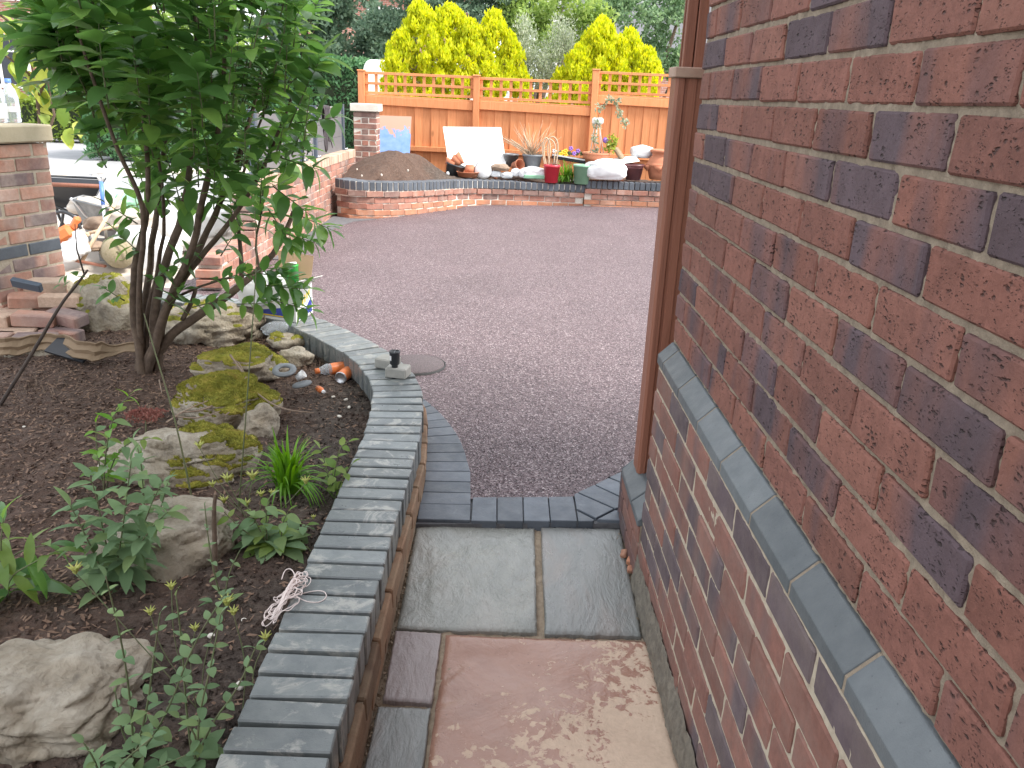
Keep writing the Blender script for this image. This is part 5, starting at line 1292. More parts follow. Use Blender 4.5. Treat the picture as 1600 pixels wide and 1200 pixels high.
# ================================================================== things on the planter wall and soil
pf = thing('pipe_fitting', 'short black plastic pipe fitting standing on the coping bricks', 'pipe fitting', at(617, 590, Z=.25))
c = WL[pf.name]; b = MB(); b.lathe(c, [(.0, 0), (.018, 0), (.019, .004), (.0145, .008), (.0145, .062), (.019, .068), (.0, .068)], 24); b.build('stem_pipe', 'black_plastic', pf)
b = MB(); b.lathe(c, [(.016, .062), (.0225, .068), (.0235, .118), (.0255, .12), (.0255, .128), (.021, .128), (.021, .085), (0, .085)], 28); b.build('collar', 'black_plastic', pf)
b = MB()
for a in (0, math.pi/2): b.box(c+Vector((0, 0, .122)), (.042, .003, .008), rz=a)
b.build('cross_bar', 'grey_plastic', pf)
b = MB(); b.box(c+Vector((-.017, -.0165, .098)), (.012, .001, .022), rz=-.78); b.build('sticker', 'white_plastic', pf)
for (x, y, lb, rz) in ((606, 566, 'square grey stone sett lying behind the black pipe fitting', -.35), (622, 580, 'pale grey stone sett lying against the black pipe fitting', -.2)):
    p = at(x, y, Z=.275); b = MB(); b.box((p.x, p.y, .25+.026), (.10, .085, .05), rz=rz, bev=.006); o = b.build('stone_sett', 'sett_grey', pos=(p.x, p.y, .25)); tag(o, lb, 'stone sett', 'setts on the coping')
# bundle of string
st = MB(); c = at(452, 930, Z=.255); st_pts = []
def sz_(x, y): return .255 if x > -.515 else .255-min(.07, (-.515-x)*1.8)
for k in range(30):
    cx, cy = c.x+random.gauss(-.012, .02), c.y+random.gauss(-.005, .03); a0 = U(0, 6.28); rx, ry = U(.012, .034), U(.012, .04); P = []
    for i in range(26):
        a = a0+i*.42; x = cx+rx*math.cos(a)+random.gauss(0, .0012); y = cy+ry*math.sin(a*1.05)+random.gauss(0, .0012); P.append((x, y, sz_(x, y)+.006+.010*abs(math.sin(i*1.3+k))+k*.0006))
    st.tube(smooth_path(P, 1), .0013, 5)
P = [at(x, y, Z=.253) for x, y in ((455, 925), (475, 940), (500, 942), (512, 932), (505, 922), (480, 925), (460, 932))]; st.tube(smooth_path(P, 2), .0014, 5)
P = [at(x, y, Z=.262) for x, y in ((440, 905), (445, 890), (455, 888), (462, 900), (455, 915))]; st.tube(smooth_path(P, 2), .0014, 5)
tag(st.build('string_bundle', 'string_white'), 'tangled bundle of white string lying over the inner edge of the coping', 'string')
# bottle, can, cap, ring on the soil
def lying(name, label, x, y, prof, m, rz, cat, Z=.18, tilt=0, seg=20):
    c = at(x, y, Z=Z); t_ = thing(name, label, cat, (c.x, c.y, bed_z(c.x, c.y))); R = Matrix.Rotation(rz, 3, 'Z')@Matrix.Rotation(math.pi/2+tilt, 3, 'Y')
    for pr, nm, mt in prof:
        b = MB(); b.lathe(WL[t_.name]+Vector((0, 0, .03)), pr, seg, R); b.build(nm, mt, t_)
    return t_
lying('plastic_bottle', 'crushed clear plastic bottle with orange label and cap on the soil', 525, 572, [([(0, -.09), (.028, -.088), (.031, -.07), (.029, -.05)], 'base', 'clear_plastic'), ([(.0295, -.05), (.0305, 0), (.0295, .03)], 'label_band', 'orange_plastic'), ([(.029, .03), (.03, .05), (.018, .08), (.012, .09)], 'shoulder', 'clear_plastic'), ([(.014, .088), (.014, .108), (0, .108)], 'bottle_cap', 'orange_plastic')], 'x', 3.7, 'bottle')
lying('drinks_can', 'orange drinks can lying on the soil near the coping', 538, 582, [([(0, -.05), (.026, -.052), (.030, -.045)], 'base', 'aluminium'), ([(.0305, -.045), (.0305, .045)], 'body', 'orange_plastic'), ([(.0305, .045), (.026, .052), (.025, .048), (0, .047)], 'top', 'aluminium')], 'x', 4.5, 'can')
lying('spray_can_piece', 'small orange piece of a spray can with white nozzle lying beside the strap-leaved plant', 500, 608, [([(0, -.02), (.014, -.02), (.015, .01), (.009, .02), (.008, .032), (0, .032)], 'cap_body', 'orange_plastic'), ([(.0085, .03), (.0085, .042), (0, .042)], 'nozzle', 'white_plastic')], 'x', 5.4, 'bottle', Z=.17)  # fragment of an orange spray can, its cap and nozzle
rg = at(445, 592, Z=.20); b = MB(); b.lathe((rg.x, rg.y, .245), [(.028, -.006), (.052, -.008), (.056, -.003), (.055, .003), (.030, .006), (.026, .002), (.028, -.006)], 36, Matrix.Rotation(.25, 3, 'X')); tag(b.build('plastic_ring', 'grey_plastic', pos=(rg.x, rg.y, .245)), 'flat dark grey plastic ring resting on the mossy rock', 'plastic ring')
rg = at(472, 603, Z=.19); b = MB(); b.lathe((rg.x, rg.y, .20), [(0, .004), (.03, .006), (.045, .002), (.047, -.004), (0, -.006)], 30, Matrix.Rotation(-.2, 3, 'Y')); tag(b.build('plastic_disc', 'grey_plastic', pos=(rg.x, rg.y, .2)), 'small round grey disc lying right of the plastic ring', 'disc')
cu = at(470, 592, Z=.2); b = MB(); b.lathe((cu.x, cu.y, .215), [(0, -.02), (.016, -.02), (.02, .02), (.018, .02), (.015, -.016), (0, -.016)], 20, Matrix.Rotation(.9, 3, 'Y')); tag(b.build('white_cup', 'white_plastic', pos=(cu.x, cu.y, .2)), 'small crumpled white cup on the grey disc', 'cup')
for (x, y), lb_ in zip(((520, 610), (540, 612), (545, 625), (530, 640)), ('leftmost pale rubble chip below the coping', 'pale rubble chip under the orange can', 'pale rubble chip closest to the coping', 'lowest pale rubble chip below the coping')):
    c = at(x, y, Z=.17); b = MB(); b.box((c.x, c.y, bed_z(c.x, c.y)+.008), (.02, .012, .008), bev=.002, rz=U(0, 3)); tag(b.build('rubble_chip', 'stone_pale'), lb_, 'rubble chip', 'rubble chips by the coping')

# open cardboard box full of decorating things
bx = thing('printed_box', 'open white printed carton with blue and yellow panels standing on the planter coping', 'box', at(452, 500, Z=.25))
ca, cb, cc_ = at(463, 504, Z=.252), at(489, 488, Z=.252), at(385, 492, Z=.252)
ux = (cb-ca); uy = (cc_-ca); w1 = ux.length; w2 = uy.length; ux.normalize(); uy.normalize(); Hb = .185
def face(b, o, u, L0, L1, z0, z1, th=.003, nrm=None):
    n_ = Vector((u.y, -u.x, 0)).normalized() if nrm is None else nrm
    V = [o+u*L0+Vector((0, 0, z0)), o+u*L1+Vector((0, 0, z0)), o+u*L1+Vector((0, 0, z1)), o+u*L0+Vector((0, 0, z1))]
    b.add([*(v for v in V), *(v-n_*th for v in V)], [(0, 1, 2, 3), (7, 6, 5, 4), (0, 4, 5, 1), (1, 5, 6, 2), (2, 6, 7, 3), (3, 7, 4, 0)])
far = ca+ux*w1+uy*w2
nA = Vector((ux.y, -ux.x, 0)); nB = -Vector((uy.y, -uy.x, 0))
nA = nA if nA.y < 0 else -nA; nB = nB if nB.dot(-ux) > 0 else -nB
b = MB(); face(b, ca, ux, 0, w1, 0, Hb, nrm=nA); face(b, ca, uy, 0, w2, 0, Hb, nrm=nB); face(b, ca+uy*w2, ux, 0, w1, 0, Hb, nrm=-nA); face(b, ca+ux*w1, uy, 0, w2, 0, Hb, nrm=-nB); b.build('carton', 'white_paint', bx)
def flat(b, o, u, pts, n_, th=.0012):
    V = [o+u*a+Vector((0, 0, z))+n_*.0006 for a, z in pts]; k = len(V); b.add(V+[v+n_*th for v in V], [tuple(range(k)), tuple(range(2*k-1, k-1, -1))]+[(i, k+i, k+(i+1) % k, (i+1) % k) for i in range(k)])
b = MB(); flat(b, ca, ux, [(w1*.35, .02), (w1*.93, .012), (w1*.93, .10)], nA); flat(b, ca, ux, [(w1*.08, .008), (w1*.28, .008), (w1*.12, .02)], nA); flat(b, ca, uy, [(w2*.06, .015), (w2*.95, .015), (w2*.95, .03), (w2*.06, .085)], nB); b.build('blue_panel', 'blue_print', bx)
b = MB()
for i in range(4): flat(b, ca, ux, [(w1*(.38+.13*i), .07+.014*i), (w1*(.45+.13*i), .075+.014*i), (w1*(.45+.13*i), .125+.008*i), (w1*(.38+.13*i), .12+.008*i)], nA)
flat(b, ca, uy, [(w2*.45, .10), (w2*.95, .05), (w2*.95, .11)], nB); flat(b, ca, uy, [(w2*.1, .018), (w2*.9, .018), (w2*.9, .026), (w2*.1, .026)], nB, .002); flat(b, ca, ux, [(w1*.12, .025), (w1*.3, .02), (w1*.3, .05), (w1*.16, .06)], nA); b.build('yellow_lettering', 'yellow_print', bx)
b = MB(); fo = far-uy*w2; e = at(505, 427, Y=fo.y); b.add([ca+Vector((0, 0, Hb))+ux*w1, ca+Vector((0, 0, Hb))+ux*w1*.15, ca+Vector((.02, -.03, Hb+.055)), at(504, 430, Y=ca.y+.05)], [(0, 1, 2, 3)]); o = b.build('carton_flap', 'white_paint', bx); md = o.modifiers.new('t', 'SOLIDIFY'); md.thickness = .004
b = MB(); yf = (ca+uy*w2).y+.02; b.add([at(438, 440, Y=yf), at(486, 436, Y=yf), at(490, 400, Y=yf+.05), at(434, 391, Y=yf+.05)], [(0, 1, 2, 3)]); o = b.build('carton_flap', 'cardboard', bx); md = o.modifiers.new('t', 'SOLIDIFY'); md.thickness = .004; o['label'] = 'plain brown inner face of the rear flap'
gc = at(457, 425, Y=ca.y+.13); tn = thing('green_tin', 'green tin standing in the open carton', 'tin', gc-Vector((0, 0, .06)))
b = MB(); b.lathe(gc, [(0, -.09), (.033, -.09), (.034, .035), (.036, .037), (.036, .042), (0, .042)], 24); b.build('body', 'green_tin', tn)
b = MB(); b.lathe(gc, [(0, .043), (.034, .043), (.031, .052), (0, .054)], 24, Matrix.Rotation(-.15, 3, 'Y')); b.build('lid', 'white_plastic', tn)
def crumple(name, m, c, r, label, cat, seed, group=None):
    bm = bmesh.new(); bmesh.ops.create_icosphere(bm, subdivisions=4, radius=1)
    for v in bm.verts:
        q = v.co*1.5+Vector((seed*5, seed, 0)); v.co = v.co*(1+.22*noise.noise(q)+.16*(1-abs(noise.noise(q*2.2)))+.05*noise.noise(q*6)); 
        if 'bag' in name or 'sack' in label:
            v.co = Vector([math.copysign(abs(a_)**.62, a_) for a_ in v.co]); v.co.z *= 1-.25*abs(v.co.x)
            v.co *= 1-.06*(1-abs(noise.noise(q*3.5)))**4-.04*(1-abs(noise.noise(Vector((q.x*2, q.y*9, q.z*3)))))**6
        v.co = Vector((v.co.x*r[0], v.co.y*r[1], max(-.75, v.co.z)*r[2]))
    me = bpy.data.meshes.new(name); bm.to_mesh(me); bm.free(); me.materials.append(M[m]); o = bpy.data.objects.new(name, me); place(o, c, None); tag(o, label, cat, group)
    for p in me.polygons: p.use_smooth = True
    return o
crumple('white_cloth', 'white_plastic', at(425, 440, Y=ca.y+.12), (.07, .06, .05), 'crumpled white cloth bulging out of the open carton', 'cloth', 1)
crumple('plastic_bag', 'bag_plastic', at(400, 455, Y=ca.y+.1), (.09, .08, .10), 'crumpled pale plastic bag behind the carton', 'bag', 2)
crumple('plastic_wrap', 'clear_plastic', at(440, 515, Z=.21), (.10, .05, .04), 'clear plastic wrapping on the soil below the carton', 'plastic wrap', 3)

# rubble bricks at the foot of the pillar
RB = [(20, 505, 0, .1, 0), (55, 512, 0, .2, 0), (95, 505, 0, -.2, 0), (10, 482, .07, .15, .1), (48, 490, .07, .1, .05), (98, 488, .07, -.35, .12), (85, 470, .13, .1, .0), (35, 470, .13, .5, .15), (5, 462, .14, -.1, 0), (55, 455, .19, .45, .1), (15, 445, .2, .2, -.1), (40, 440, .2, .1, .1), (-20, 490, .06, 0, 0), (-15, 510, 0, 0, 0)]
names = ['half buried in the bottom row at the left', 'in the bottom row beneath the grey offcut', 'at the right end of the bottom row', 'resting on the left of the bottom row', 'in the middle of the second row', 'tilted on the right of the pile', 'lying flat near the right of the pile', 'lying diagonally across the middle', 'near the left edge of the pile', 'long and diagonal on top of the pile', 'at the upper left of the pile', 'beneath the dark slate strip', 'at the far left edge of the photo', 'lowest at the far left edge']
for i, (x, y, dz, rz, tl) in enumerate(RB):
    c = at(x, y+8, Z=.24+dz*.6); b = MB(); b.box((c.x, c.y+dz*.6, .20+dz), (.21, .10, .065), bev=.006, rot=Euler((tl, tl*.7, rz))); o = b.build('loose_brick', 'brick_pillar' if i % 3 else 'brick_tan', pos=(c.x, c.y+dz*.6, .2+dz)); tag(o, 'dusty loose brick '+names[i], 'brick', 'loose bricks below the pillar')
b = MB(); c = at(42, 445, Z=.45); b.box(c, (.16, .03, .05), bev=.004, rot=Euler((.4, .15, -.1))); tag(b.build('slate_strip', 'post_slate', pos=c), 'dark slate-coloured strip on top of the loose brick pile', 'slate strip')
# old cardboard sheet
V = []; F = []; n = 24
for i in range(n+1):
    for j in range(5):
        p = at(-30+245*i/n, 530+4*math.sin(i*.5)+(8 if i > 12 else 0)*math.sin((i-12)*.26), Z=.27); z = .205+.017*j+.004*math.sin(i*2.1)+.012*noise.noise((i*.25, j*.7, 0)); V.append((p.x, p.y+.012*j+.010*(1 if j in (1, 3) else -1)+.006*math.sin(i*1.7), z-(.03 if i > 18 else 0)*(j/4)))
for i in range(n):
    for j in range(4): a = i*5+j; F.append((a, a+5, a+6, a+1))
b = MB(); b.add(V, F, False); o = b.build('cardboard_strip', 'cardboard_brown'); md = o.modifiers.new('t', 'SOLIDIFY'); md.thickness = .006; tag(o, 'long weathered brown cardboard strip lying across the bed edge below the loose bricks', 'cardboard')
b = MB(); c = at(112, 552, Z=.2); b.box(c+Vector((0, 0, .02)), (.24, .11, .012), rz=-.3, rot=Euler((.5, .1, -.35))); tag(b.build('black_tile', 'black_plastic', pos=c), 'black flat tile leaning under the cardboard strip', 'tile')

# ================================================================== pots and bags along the back bed
def q(x, y, Y=11.95): return at(x, y, Y=Y)
def pxw(Y, p): return p*Y*1.03/F_PX
def pot(name, label, cx, ytop, ybot, wt_, wb, Y, m, cat='plant pot', rim=.12, tilt=None, soil=True):
    t_c = q(cx, ytop, Y); b_c = q(cx, ybot, Y); H = t_c.z-b_c.z; rt, rb = pxw(Y, wt_)/2, pxw(Y, wb)/2
    t_ = thing(name, label, cat, b_c); b = MB(); w = .008
    b.lathe(b_c, [(0, 0), (rb, 0), (rb+(rt-rb)*.86*.9, H*(1-rim)), (rt*.985, H*(1-rim)), (rt, H*(1-rim)+.004), (rt, H), (rt-w, H), (rt-w*1.5, H*.8), (rb-w, .02), (0, .02)], 28, tilt); b.build('pot_body', m, t_)
    if soil: b = MB(); b.lathe(b_c, [(0, H*.84), (rt-w*1.3, H*.82)], 20, tilt); b.build('pot_soil', 'soil', t_)
    return t_, t_c
Rx = lambda a: Matrix.Rotation(a, 3, 'X'); Ry = lambda a: Matrix.Rotation(a, 3, 'Y')
# boards leaning on the fence
def board(name, label, pts, Y0, lean, m, cat, th=.012):
    P = []
    for (x, y), top in pts: P.append(q(x, y, Y0+(lean if top else 0)))
    me = [p for p in P]; b = MB(); back = [p+Vector((0, th, 0)) for p in me]; b.add(me+back, [(0, 1, 2, 3), (7, 6, 5, 4), (0, 4, 5, 1), (1, 5, 6, 2), (2, 6, 7, 3), (3, 7, 4, 0)])
    o = b.build(name, m, pos=(P[0]+P[1])/2); tag(o, label, cat); return o
board('white_board', 'large plain white board leaning against the orange fence', [((702, 263), 0), ((791, 258), 0), ((783, 199), 1), ((692, 198), 1)], 12.1, .45, 'white_paint', 'board')
board('painted_board', 'brown board roller-painted blue with a ragged upper edge beside the far pier', [((588, 246), 0), ((640, 246), 0), ((643, 182), 1), ((586, 180), 1)], 12.3, .35, 'board_painted', 'board')
t_, c = pot('plant_pot', 'dark plastic pot leaning over at the left of the white board', 708, 256, 275, 30, 22, 11.95, 'pot_dark', tilt=Ry(.25))
for i, (dx, dz) in enumerate(((-.03, .02), (.05, .05), (.09, .08))):
    b = MB(); b.lathe(c+Vector((dx, 0, dz)), [(0, -.06), (.06, -.06), (.09, .03), (.085, .03), (.055, -.05), (0, -.05)], 16, Ry(.5+i*.3)); tag(b.build('small_pot', 'terracotta', pos=c), ['small terracotta pot lying lowest in the leaning dark pot', 'small terracotta pot lying in the middle of the leaning dark pot', 'small terracotta pot topmost in the leaning dark pot'][i], 'plant pot')
pot('pot_saucer', 'shallow terracotta saucer in front of the white board', 731, 268, 276, 34, 28, 11.8, 'terracotta', 'saucer', soil=False)
pot('plant_pot', 'small upturned terracotta pot with a white stain on the saucer', 734, 258, 270, 13, 16, 11.85, 'terracotta', soil=False)
c = q(755, 266, 11.8); t_ = thing('white_basin', 'round white basin standing on edge with a dark rim in front of the white board', 'basin', c-Vector((0, 0, .13)))
b = MB(); b.lathe(c, [(0, .03), (.09, .025), (.118, .0), (.122, -.03)], 32, Rx(math.pi/2-.2)); b.build('bowl', 'white_plastic', t_)
b = MB(); b.lathe(c, [(.118, -.035), (.128, -.035), (.128, -.02), (.118, -.02)], 32, Rx(math.pi/2-.2), closed=True); b.build('rim', 'black_metal', t_)
for i, (x, y, r, m, lb) in enumerate(((775, 272, (.08, .06, .05), 'bag_plastic', 'crumpled pale grey bag right of the white basin'), (792, 274, (.09, .07, .05), 'bag_plastic', 'crumpled white and blue bag on the soil below the small lying pot'), (806, 270, (.07, .06, .06), 'white_plastic', 'white plastic bundle left of the teal-edged bag'), (782, 262, (.12, .08, .05), 'dry_twig', 'heap of dry stems behind the crumpled bags'))):
    crumple('plastic_bag' if i < 3 else 'stem_heap', m, q(x, y, 11.85), r, lb, 'bag' if i < 3 else 'dry stems', 10+i)
c = q(833, 271, 11.8); crumple('compost_bag', 'white_plastic', c, (.19, .12, .09), 'flat white bag with a teal underside left of the red pot', 'bag', 21)
b = MB(); b.box(c+Vector((.02, -.125, -.035)), (.30, .02, .05), bev=.008); o = b.build('teal_band', 'green_tin' if 0 else 'pot_green', pos=c); tag(o, 'teal strip along the foot of the flat white bag', 'plastic strip')
pot('metal_bucket', 'galvanised bucket right of the white board', 798, 240, 260, 24, 17, 12.2, 'galvanised', 'bucket', soil=False)
c = q(808, 258, 11.95); b = MB(); b.lathe(c, [(0, -.1), (.045, -.1), (.07, .06), (.075, .06), (.075, .09), (.068, .09), (.055, -.08), (0, -.08)], 20, Matrix.Rotation(.5, 3, 'Z')@Rx(1.35)); tag(b.build('plant_pot', 'terracotta', pos=c), 'small terracotta pot lying on its side with its mouth facing the drive', 'plant pot')
t_, c = pot('plant_pot', 'dark grey plastic pot full of dry straw-coloured stalks', 831, 241, 263, 30, 22, 12.0, 'pot_grey')
b = MB()
for i in range(70):
    a = Vector((U(-1.4, .9), U(-.5, .5), U(.35, 1.2))).normalized()*U(.15, .55); p = c+Vector((U(-.08, .08), U(-.08, .08), -.04)); b.tube([p, p+a*.5+Vector((0, 0, .02)), p+a], [.005, .004, .0015], 4)
for e in ((798, 218), (818, 208), (803, 226), (785, 215)): b.tube([c, q(*e, 12.0)], [.012, .008], 5)
o = b.build('dry_stalk', 'wood_pale', t_); o['kind'] = 'stuff'
t_, c = pot('plant_pot', 'bright red pot with a bent willow hoop', 861, 257, 285, 25, 19, 11.68, 'pot_red')
for x0, x1, top in ((849, 868, 216), (855, 872, 212), (847, 860, 214)):
    P = [q(x0+4, 257, 11.68), q(x0, 235, 11.7), q(x0+2, top+6, 11.7), q((x0+x1)/2, top, 11.7), q(x1-1, top+7, 11.7), q(x1, 235, 11.7), q(x1-3, 257, 11.68)]
    b = MB(); b.tube(smooth_path(P, 2), .009, 6); b.build('willow_hoop', 'wood_pale', t_)
b = MB()
for i in range(30): p = c+Vector((U(-.09, .09), U(-.06, .06), -.03)); b.tube([p, p+Vector((U(-.05, .05), 0, U(.04, .16)))], [.005, .002], 4)
o = b.build('cut_stem', 'dry_twig', t_); o['kind'] = 'stuff'
t_ = thing('strap_leaf_plant', 'green strap-leaved plant between the red pot and the pale green pot', 'plant', q(884, 284, 11.8))
for i in range(60):
    a = U(0, 6.28); inst('leaf', random.choice(sm), WL[t_.name]+Vector((U(-.1, .1), U(-.04, .04), 0)), t_, (U(-.1, .1), U(-.1, .1), a), (1.6, 1.6, U(1.0, 1.5)))
t_, c = pot('plant_pot', 'pale green pot with a rolled rim beside the white compost bag', 908, 257, 287, 27, 21, 11.7, 'pot_green', rim=.1)
t_ = thing('plant_tray', 'dark tray of bedding plants with yellow and purple flowers', 'plant tray', q(892, 255, 12.15)); c = WL[t_.name]
b = MB(); b.box(c+Vector((-.03, 0, .06)), (.5, .2, .06), rot=Euler((0, .12, 0)), bev=.01); b.build('tray', 'black_plastic', t_)
b = MB(); b.box(c+Vector((-.03, -.105, .085)), (.5, .015, .02), rot=Euler((0, .12, 0))); b.build('tray_edge', 'bag_plastic', t_)
cloud('foliage', 'leaf_tree_mid', [tuple(c+Vector((U(-.22, .22), U(-.05, .05), .14))) for _ in range(30)], 14, (.04, .04, .03), .03, t_, .4)
for (x, y, m) in ((880, 238, 'flower_yellow'), (884, 242, 'flower_yellow'), (876, 241, 'flower_yellow'), (884, 236, 'flower_yellow'), (892, 232, 'flower_purple'), (903, 236, 'flower_purple'), (897, 240, 'flower_purple'), (866, 236, 'white_plastic')):
    p = q(x, y, 12.05); b = MB()
    for k in range(5): a = k*1.257; b.lathe(p+Vector((math.cos(a)*.018, 0, math.sin(a)*.018)), [(0, .003), (.016, .0), (.012, -.004)], 8, Rx(math.pi/2))
    b.build('flower', m, t_)
t_, c = pot('plant_pot', 'wide terracotta bowl holding a cane obelisk with a climbing plant', 930, 238, 262, 42, 30, 12.1, 'terracotta')
for x0, x1 in ((922, 931), (930, 933), (943, 935), (938, 937), (926, 936)):
    b = MB(); b.tube([q(x0, 240, 12.1), q(x1, 186, 12.1)], .006, 5); b.build('cane', 'white_plastic', t_)
b = MB(); b.box(q(934, 189, 12.08), (.16, .05, .09), bev=.02); b.build('cane_cap', 'white_plastic', t_)
vine = [(930, 235), (926, 215), (932, 195), (938, 170), (950, 155), (962, 158), (970, 175), (974, 195)]
P = smooth_path([q(x, y, 12.05) for x, y in vine], 2); b = MB(); b.tube(P, .005, 5); b.build('vine', 'stem_green', t_)
cs = [tuple(q(x+U(-6, 6), y+U(-6, 6), 12.05)) for x, y in vine for _ in range(5)]; cloud('foliage', 'leaf_silver', cs, 9, (.05, .05, .05), .045, t_, .2, elong=1.5)
cs = [tuple(q(U(948, 962), U(212, 238), 12.0)) for _ in range(22)]; cloud('foliage', 'leaf_yellowgreen', cs, 8, (.05, .04, .05), .05, t_, .2, elong=1.4)
b = MB(); b.lathe(q(946, 219, 11.98), [(0, .01), (.04, 0), (.03, -.01)], 10, Rx(1.5)); b.build('flower', 'flower_purple', t_)
crumple('compost_bag', 'white_plastic', q(946, 266, 11.75), (.29, .20, .15), 'plump white compost bag slumped over the step in the blue coping', 'bag', 31)
board('white_sheet', 'flat white sheet lying over the maroon pot', [((958, 258), 0), ((1000, 252), 0), ((992, 243), 1), ((960, 247), 1)], 11.9, .25, 'white_paint', 'sheet', .02)
pot('plant_pot', 'maroon glazed pot at the foot of the terracotta urn', 989, 256, 281, 30, 21, 11.9, 'pot_maroon')
b = MB(); b.beam(q(961, 231, 12.2), q(974, 250, 12.1), .11, .05, .015); o = b.build('driftwood', 'plank_grey', pos=q(974, 250, 12.1)); tag(o, 'pale slanted piece of timber behind the white compost bag', 'timber')
crumple('plastic_bag', 'bag_plastic', q(1003, 238, 12.2), (.16, .1, .10), 'crumpled silvery bag on top behind the terracotta urn', 'bag', 41)
c = q(1030, 280, 12.0); t_ = thing('terracotta_urn', 'large two-tier terracotta strawberry urn with small side pockets partly behind the timber post', 'urn', c)
b = MB(); b.lathe(c, [(0, 0), (.14, 0), (.165, .08), (.19, .17), (.205, .19), (.205, .21), (.19, .215), (.185, .24), (.15, .30), (.13, .325), (.135, .36), (.165, .375), (.165, .40), (.145, .41), (.12, .37), (0, .32)], 32); b.build('urn_body', 'terracotta', t_)
for a in (-1.9, -.9, -2.9):
    p = c+Vector((math.cos(a)*.20, math.sin(a)*.20, .16)); b = MB(); b.lathe(p, [(.0, -.05), (.045, -.01), (.055, .035), (.047, .035), (.035, .0), (0, -.02)], 14); b.build('pocket', 'terracotta', t_)
for i in range(40):
    x = U(695, 1040); p = q(x, 280, 11.8+U(0, .5)); z = bb_z(p.x, p.y)
    if i < 14: crumple('debris', random.choice(['dry_twig', 'stone_pale', 'bag_plastic', 'terracotta']), Vector((p.x, p.y, z+.02)), (U(.02, .05), U(.02, .04), U(.015, .03)), 'small scrap of garden debris among the pots on the back bed', 'debris', 50+i, 'debris among the pots')

# ================================================================== builders' things in the gateway
def g(x, y, Y): return at(x, y, Y=Y)
def tub(b, corners_top, depth, inset, th=.006):
    T = [Vector(v) for v in corners_top]; c = sum(T, Vector((0, 0, 0)))/4; n_ = (T[1]-T[0]).cross(T[3]-T[0]).normalized()
    if n_.z < 0: n_ = -n_
    B = [c+(v-c)*inset-n_*depth for v in T]; I = [c+(v-c)*.965 for v in T]; J = [c+(v-c)*inset*.95-n_*(depth-th) for v in T]
    V = T+B+I+J; F = []
    for i in range(4):
        j = (i+1) % 4; F += [(i, j, 4+j, 4+i), (8+j, 8+i, 12+i, 12+j), (i, 8+i, 8+j, j)]
    F += [(4, 5, 6, 7), (12, 13, 14, 15)]; b.add(V, F)
wb = thing('wheelbarrow', 'black wheelbarrow tub half hidden behind the near brick pillar', 'wheelbarrow', (g(110, 350, 8.1).x, 8.1, 0)); c = WL[wb.name]
Tb = [g(60, 304, 8.3), g(152, 287, 8.5), g(182, 281, 9.2), g(70, 288, 9.2)]
b = MB(); tub(b, [Vector((v.x, v.y, .52)) for v in (g(60, 304, 7.9), g(155, 290, 7.9), g(165, 284, 8.55), g(70, 286, 8.6))], .22, .55); b.build('tub', 'black_plastic', wb)
b = MB(); V4 = [Vector((v.x, v.y, .535)) for v in (g(60, 304, 7.9), g(155, 290, 7.9), g(165, 284, 8.55), g(70, 286, 8.6))]; b.tube(V4[1:]+[V4[0]], .012, 8); b.build('tub_rim', 'black_plastic', wb); b = MB(); b.tube(V4[:2], .02, 8); b.build('tub_rim', 'gate_brown', wb)
for s in (0, .45):
    P = [c+Vector((-.55, -.15+s, .50)), c+Vector((.0, -.12+s, .30)), c+Vector((.45, -.05+s, .12))]; b = MB(); b.tube(smooth_path(P, 1), .016, 8); b.build('handle', 'black_metal', wb)
    P = [c+Vector((-.28, -.15+s, .36)), c+Vector((-.26, -.15+s, .10)), c+Vector((-.15, -.15+s, .02)), c+Vector((-.02, -.15+s, .10)), c+Vector((.02, -.12+s, .30))]; b = MB(); b.tube(smooth_path(P, 2), .014, 8); b.build('leg', 'black_metal', wb)
b = MB(); b.lathe(c+Vector((.5, .15, .16)), [(0, .03), (.09, .03), (.15, .04), (.17, 0), (.15, -.04), (.09, -.03), (0, -.03)], 20, Rx(math.pi/2)); b.build('wheel', 'rubber', wb)
wg = thing('wheelbarrow', 'grey galvanised wheelbarrow with worn tub and pale loading beside the digging tools', 'wheelbarrow', (g(160, 370, 7.4).x, 7.4, 0)); c = WL[wg.name]
Tq = [g(112, 312, 7.3), g(205, 334, 7.2), g(215, 322, 7.9), g(130, 306, 7.9)]
b = MB(); tub(b, Tq, .27, .5); b.build('tub', 'galvanised', wg)
b = MB(); b.tube(Tq+[Tq[0]], .012, 8); b.build('tub_rim', 'galvanised', wg)
for s in (0, 1): b = MB(); b.tube(smooth_path([g(110, 310, 7.3+s*.5), g(120, 318, 7.3+s*.5), g(140, 345, 7.35+s*.4), g(200, 362, 7.4+s*.2)], 2), .015, 8); b.build('handle', 'aluminium', wg)
for s in (0, 1): b = MB(); b.tube([g(150, 340, 7.35+s*.4), g(150, 372, 7.35+s*.4)], .014, 8); b.build('leg', 'bark', wg)
w_ = g(222, 362, 7.5); b = MB(); b.lathe((w_.x, w_.y, .17), [(0, .03), (.09, .03), (.15, .04), (.17, 0), (.15, -.04), (.09, -.03), (0, -.03)], 20, Rx(math.pi/2)@Ry(.3)); b.build('wheel', 'rubber', wg)
crumple('sand_heap', 'paving_pale', g(150, 318, 7.6)-Vector((0, 0, .03)), (.22, .18, .09), 'heap of pale dry mortar in the galvanised wheelbarrow', 'mortar heap', 60)
sh = thing('spade', 'spade with pale Y-shaped grip and blue shaft leaning on the grey wheelbarrow', 'spade', g(165, 370, 7.0))
b = MB(); b.tube([g(158, 284, 7.1), g(161, 320, 7.05)], .017, 10); b.build('shaft_sleeve', 'blue_handle', sh)
b = MB(); b.tube([g(161, 318, 7.05), g(166, 372, 7.0)], .013, 10); b.build('shaft', 'aluminium', sh)
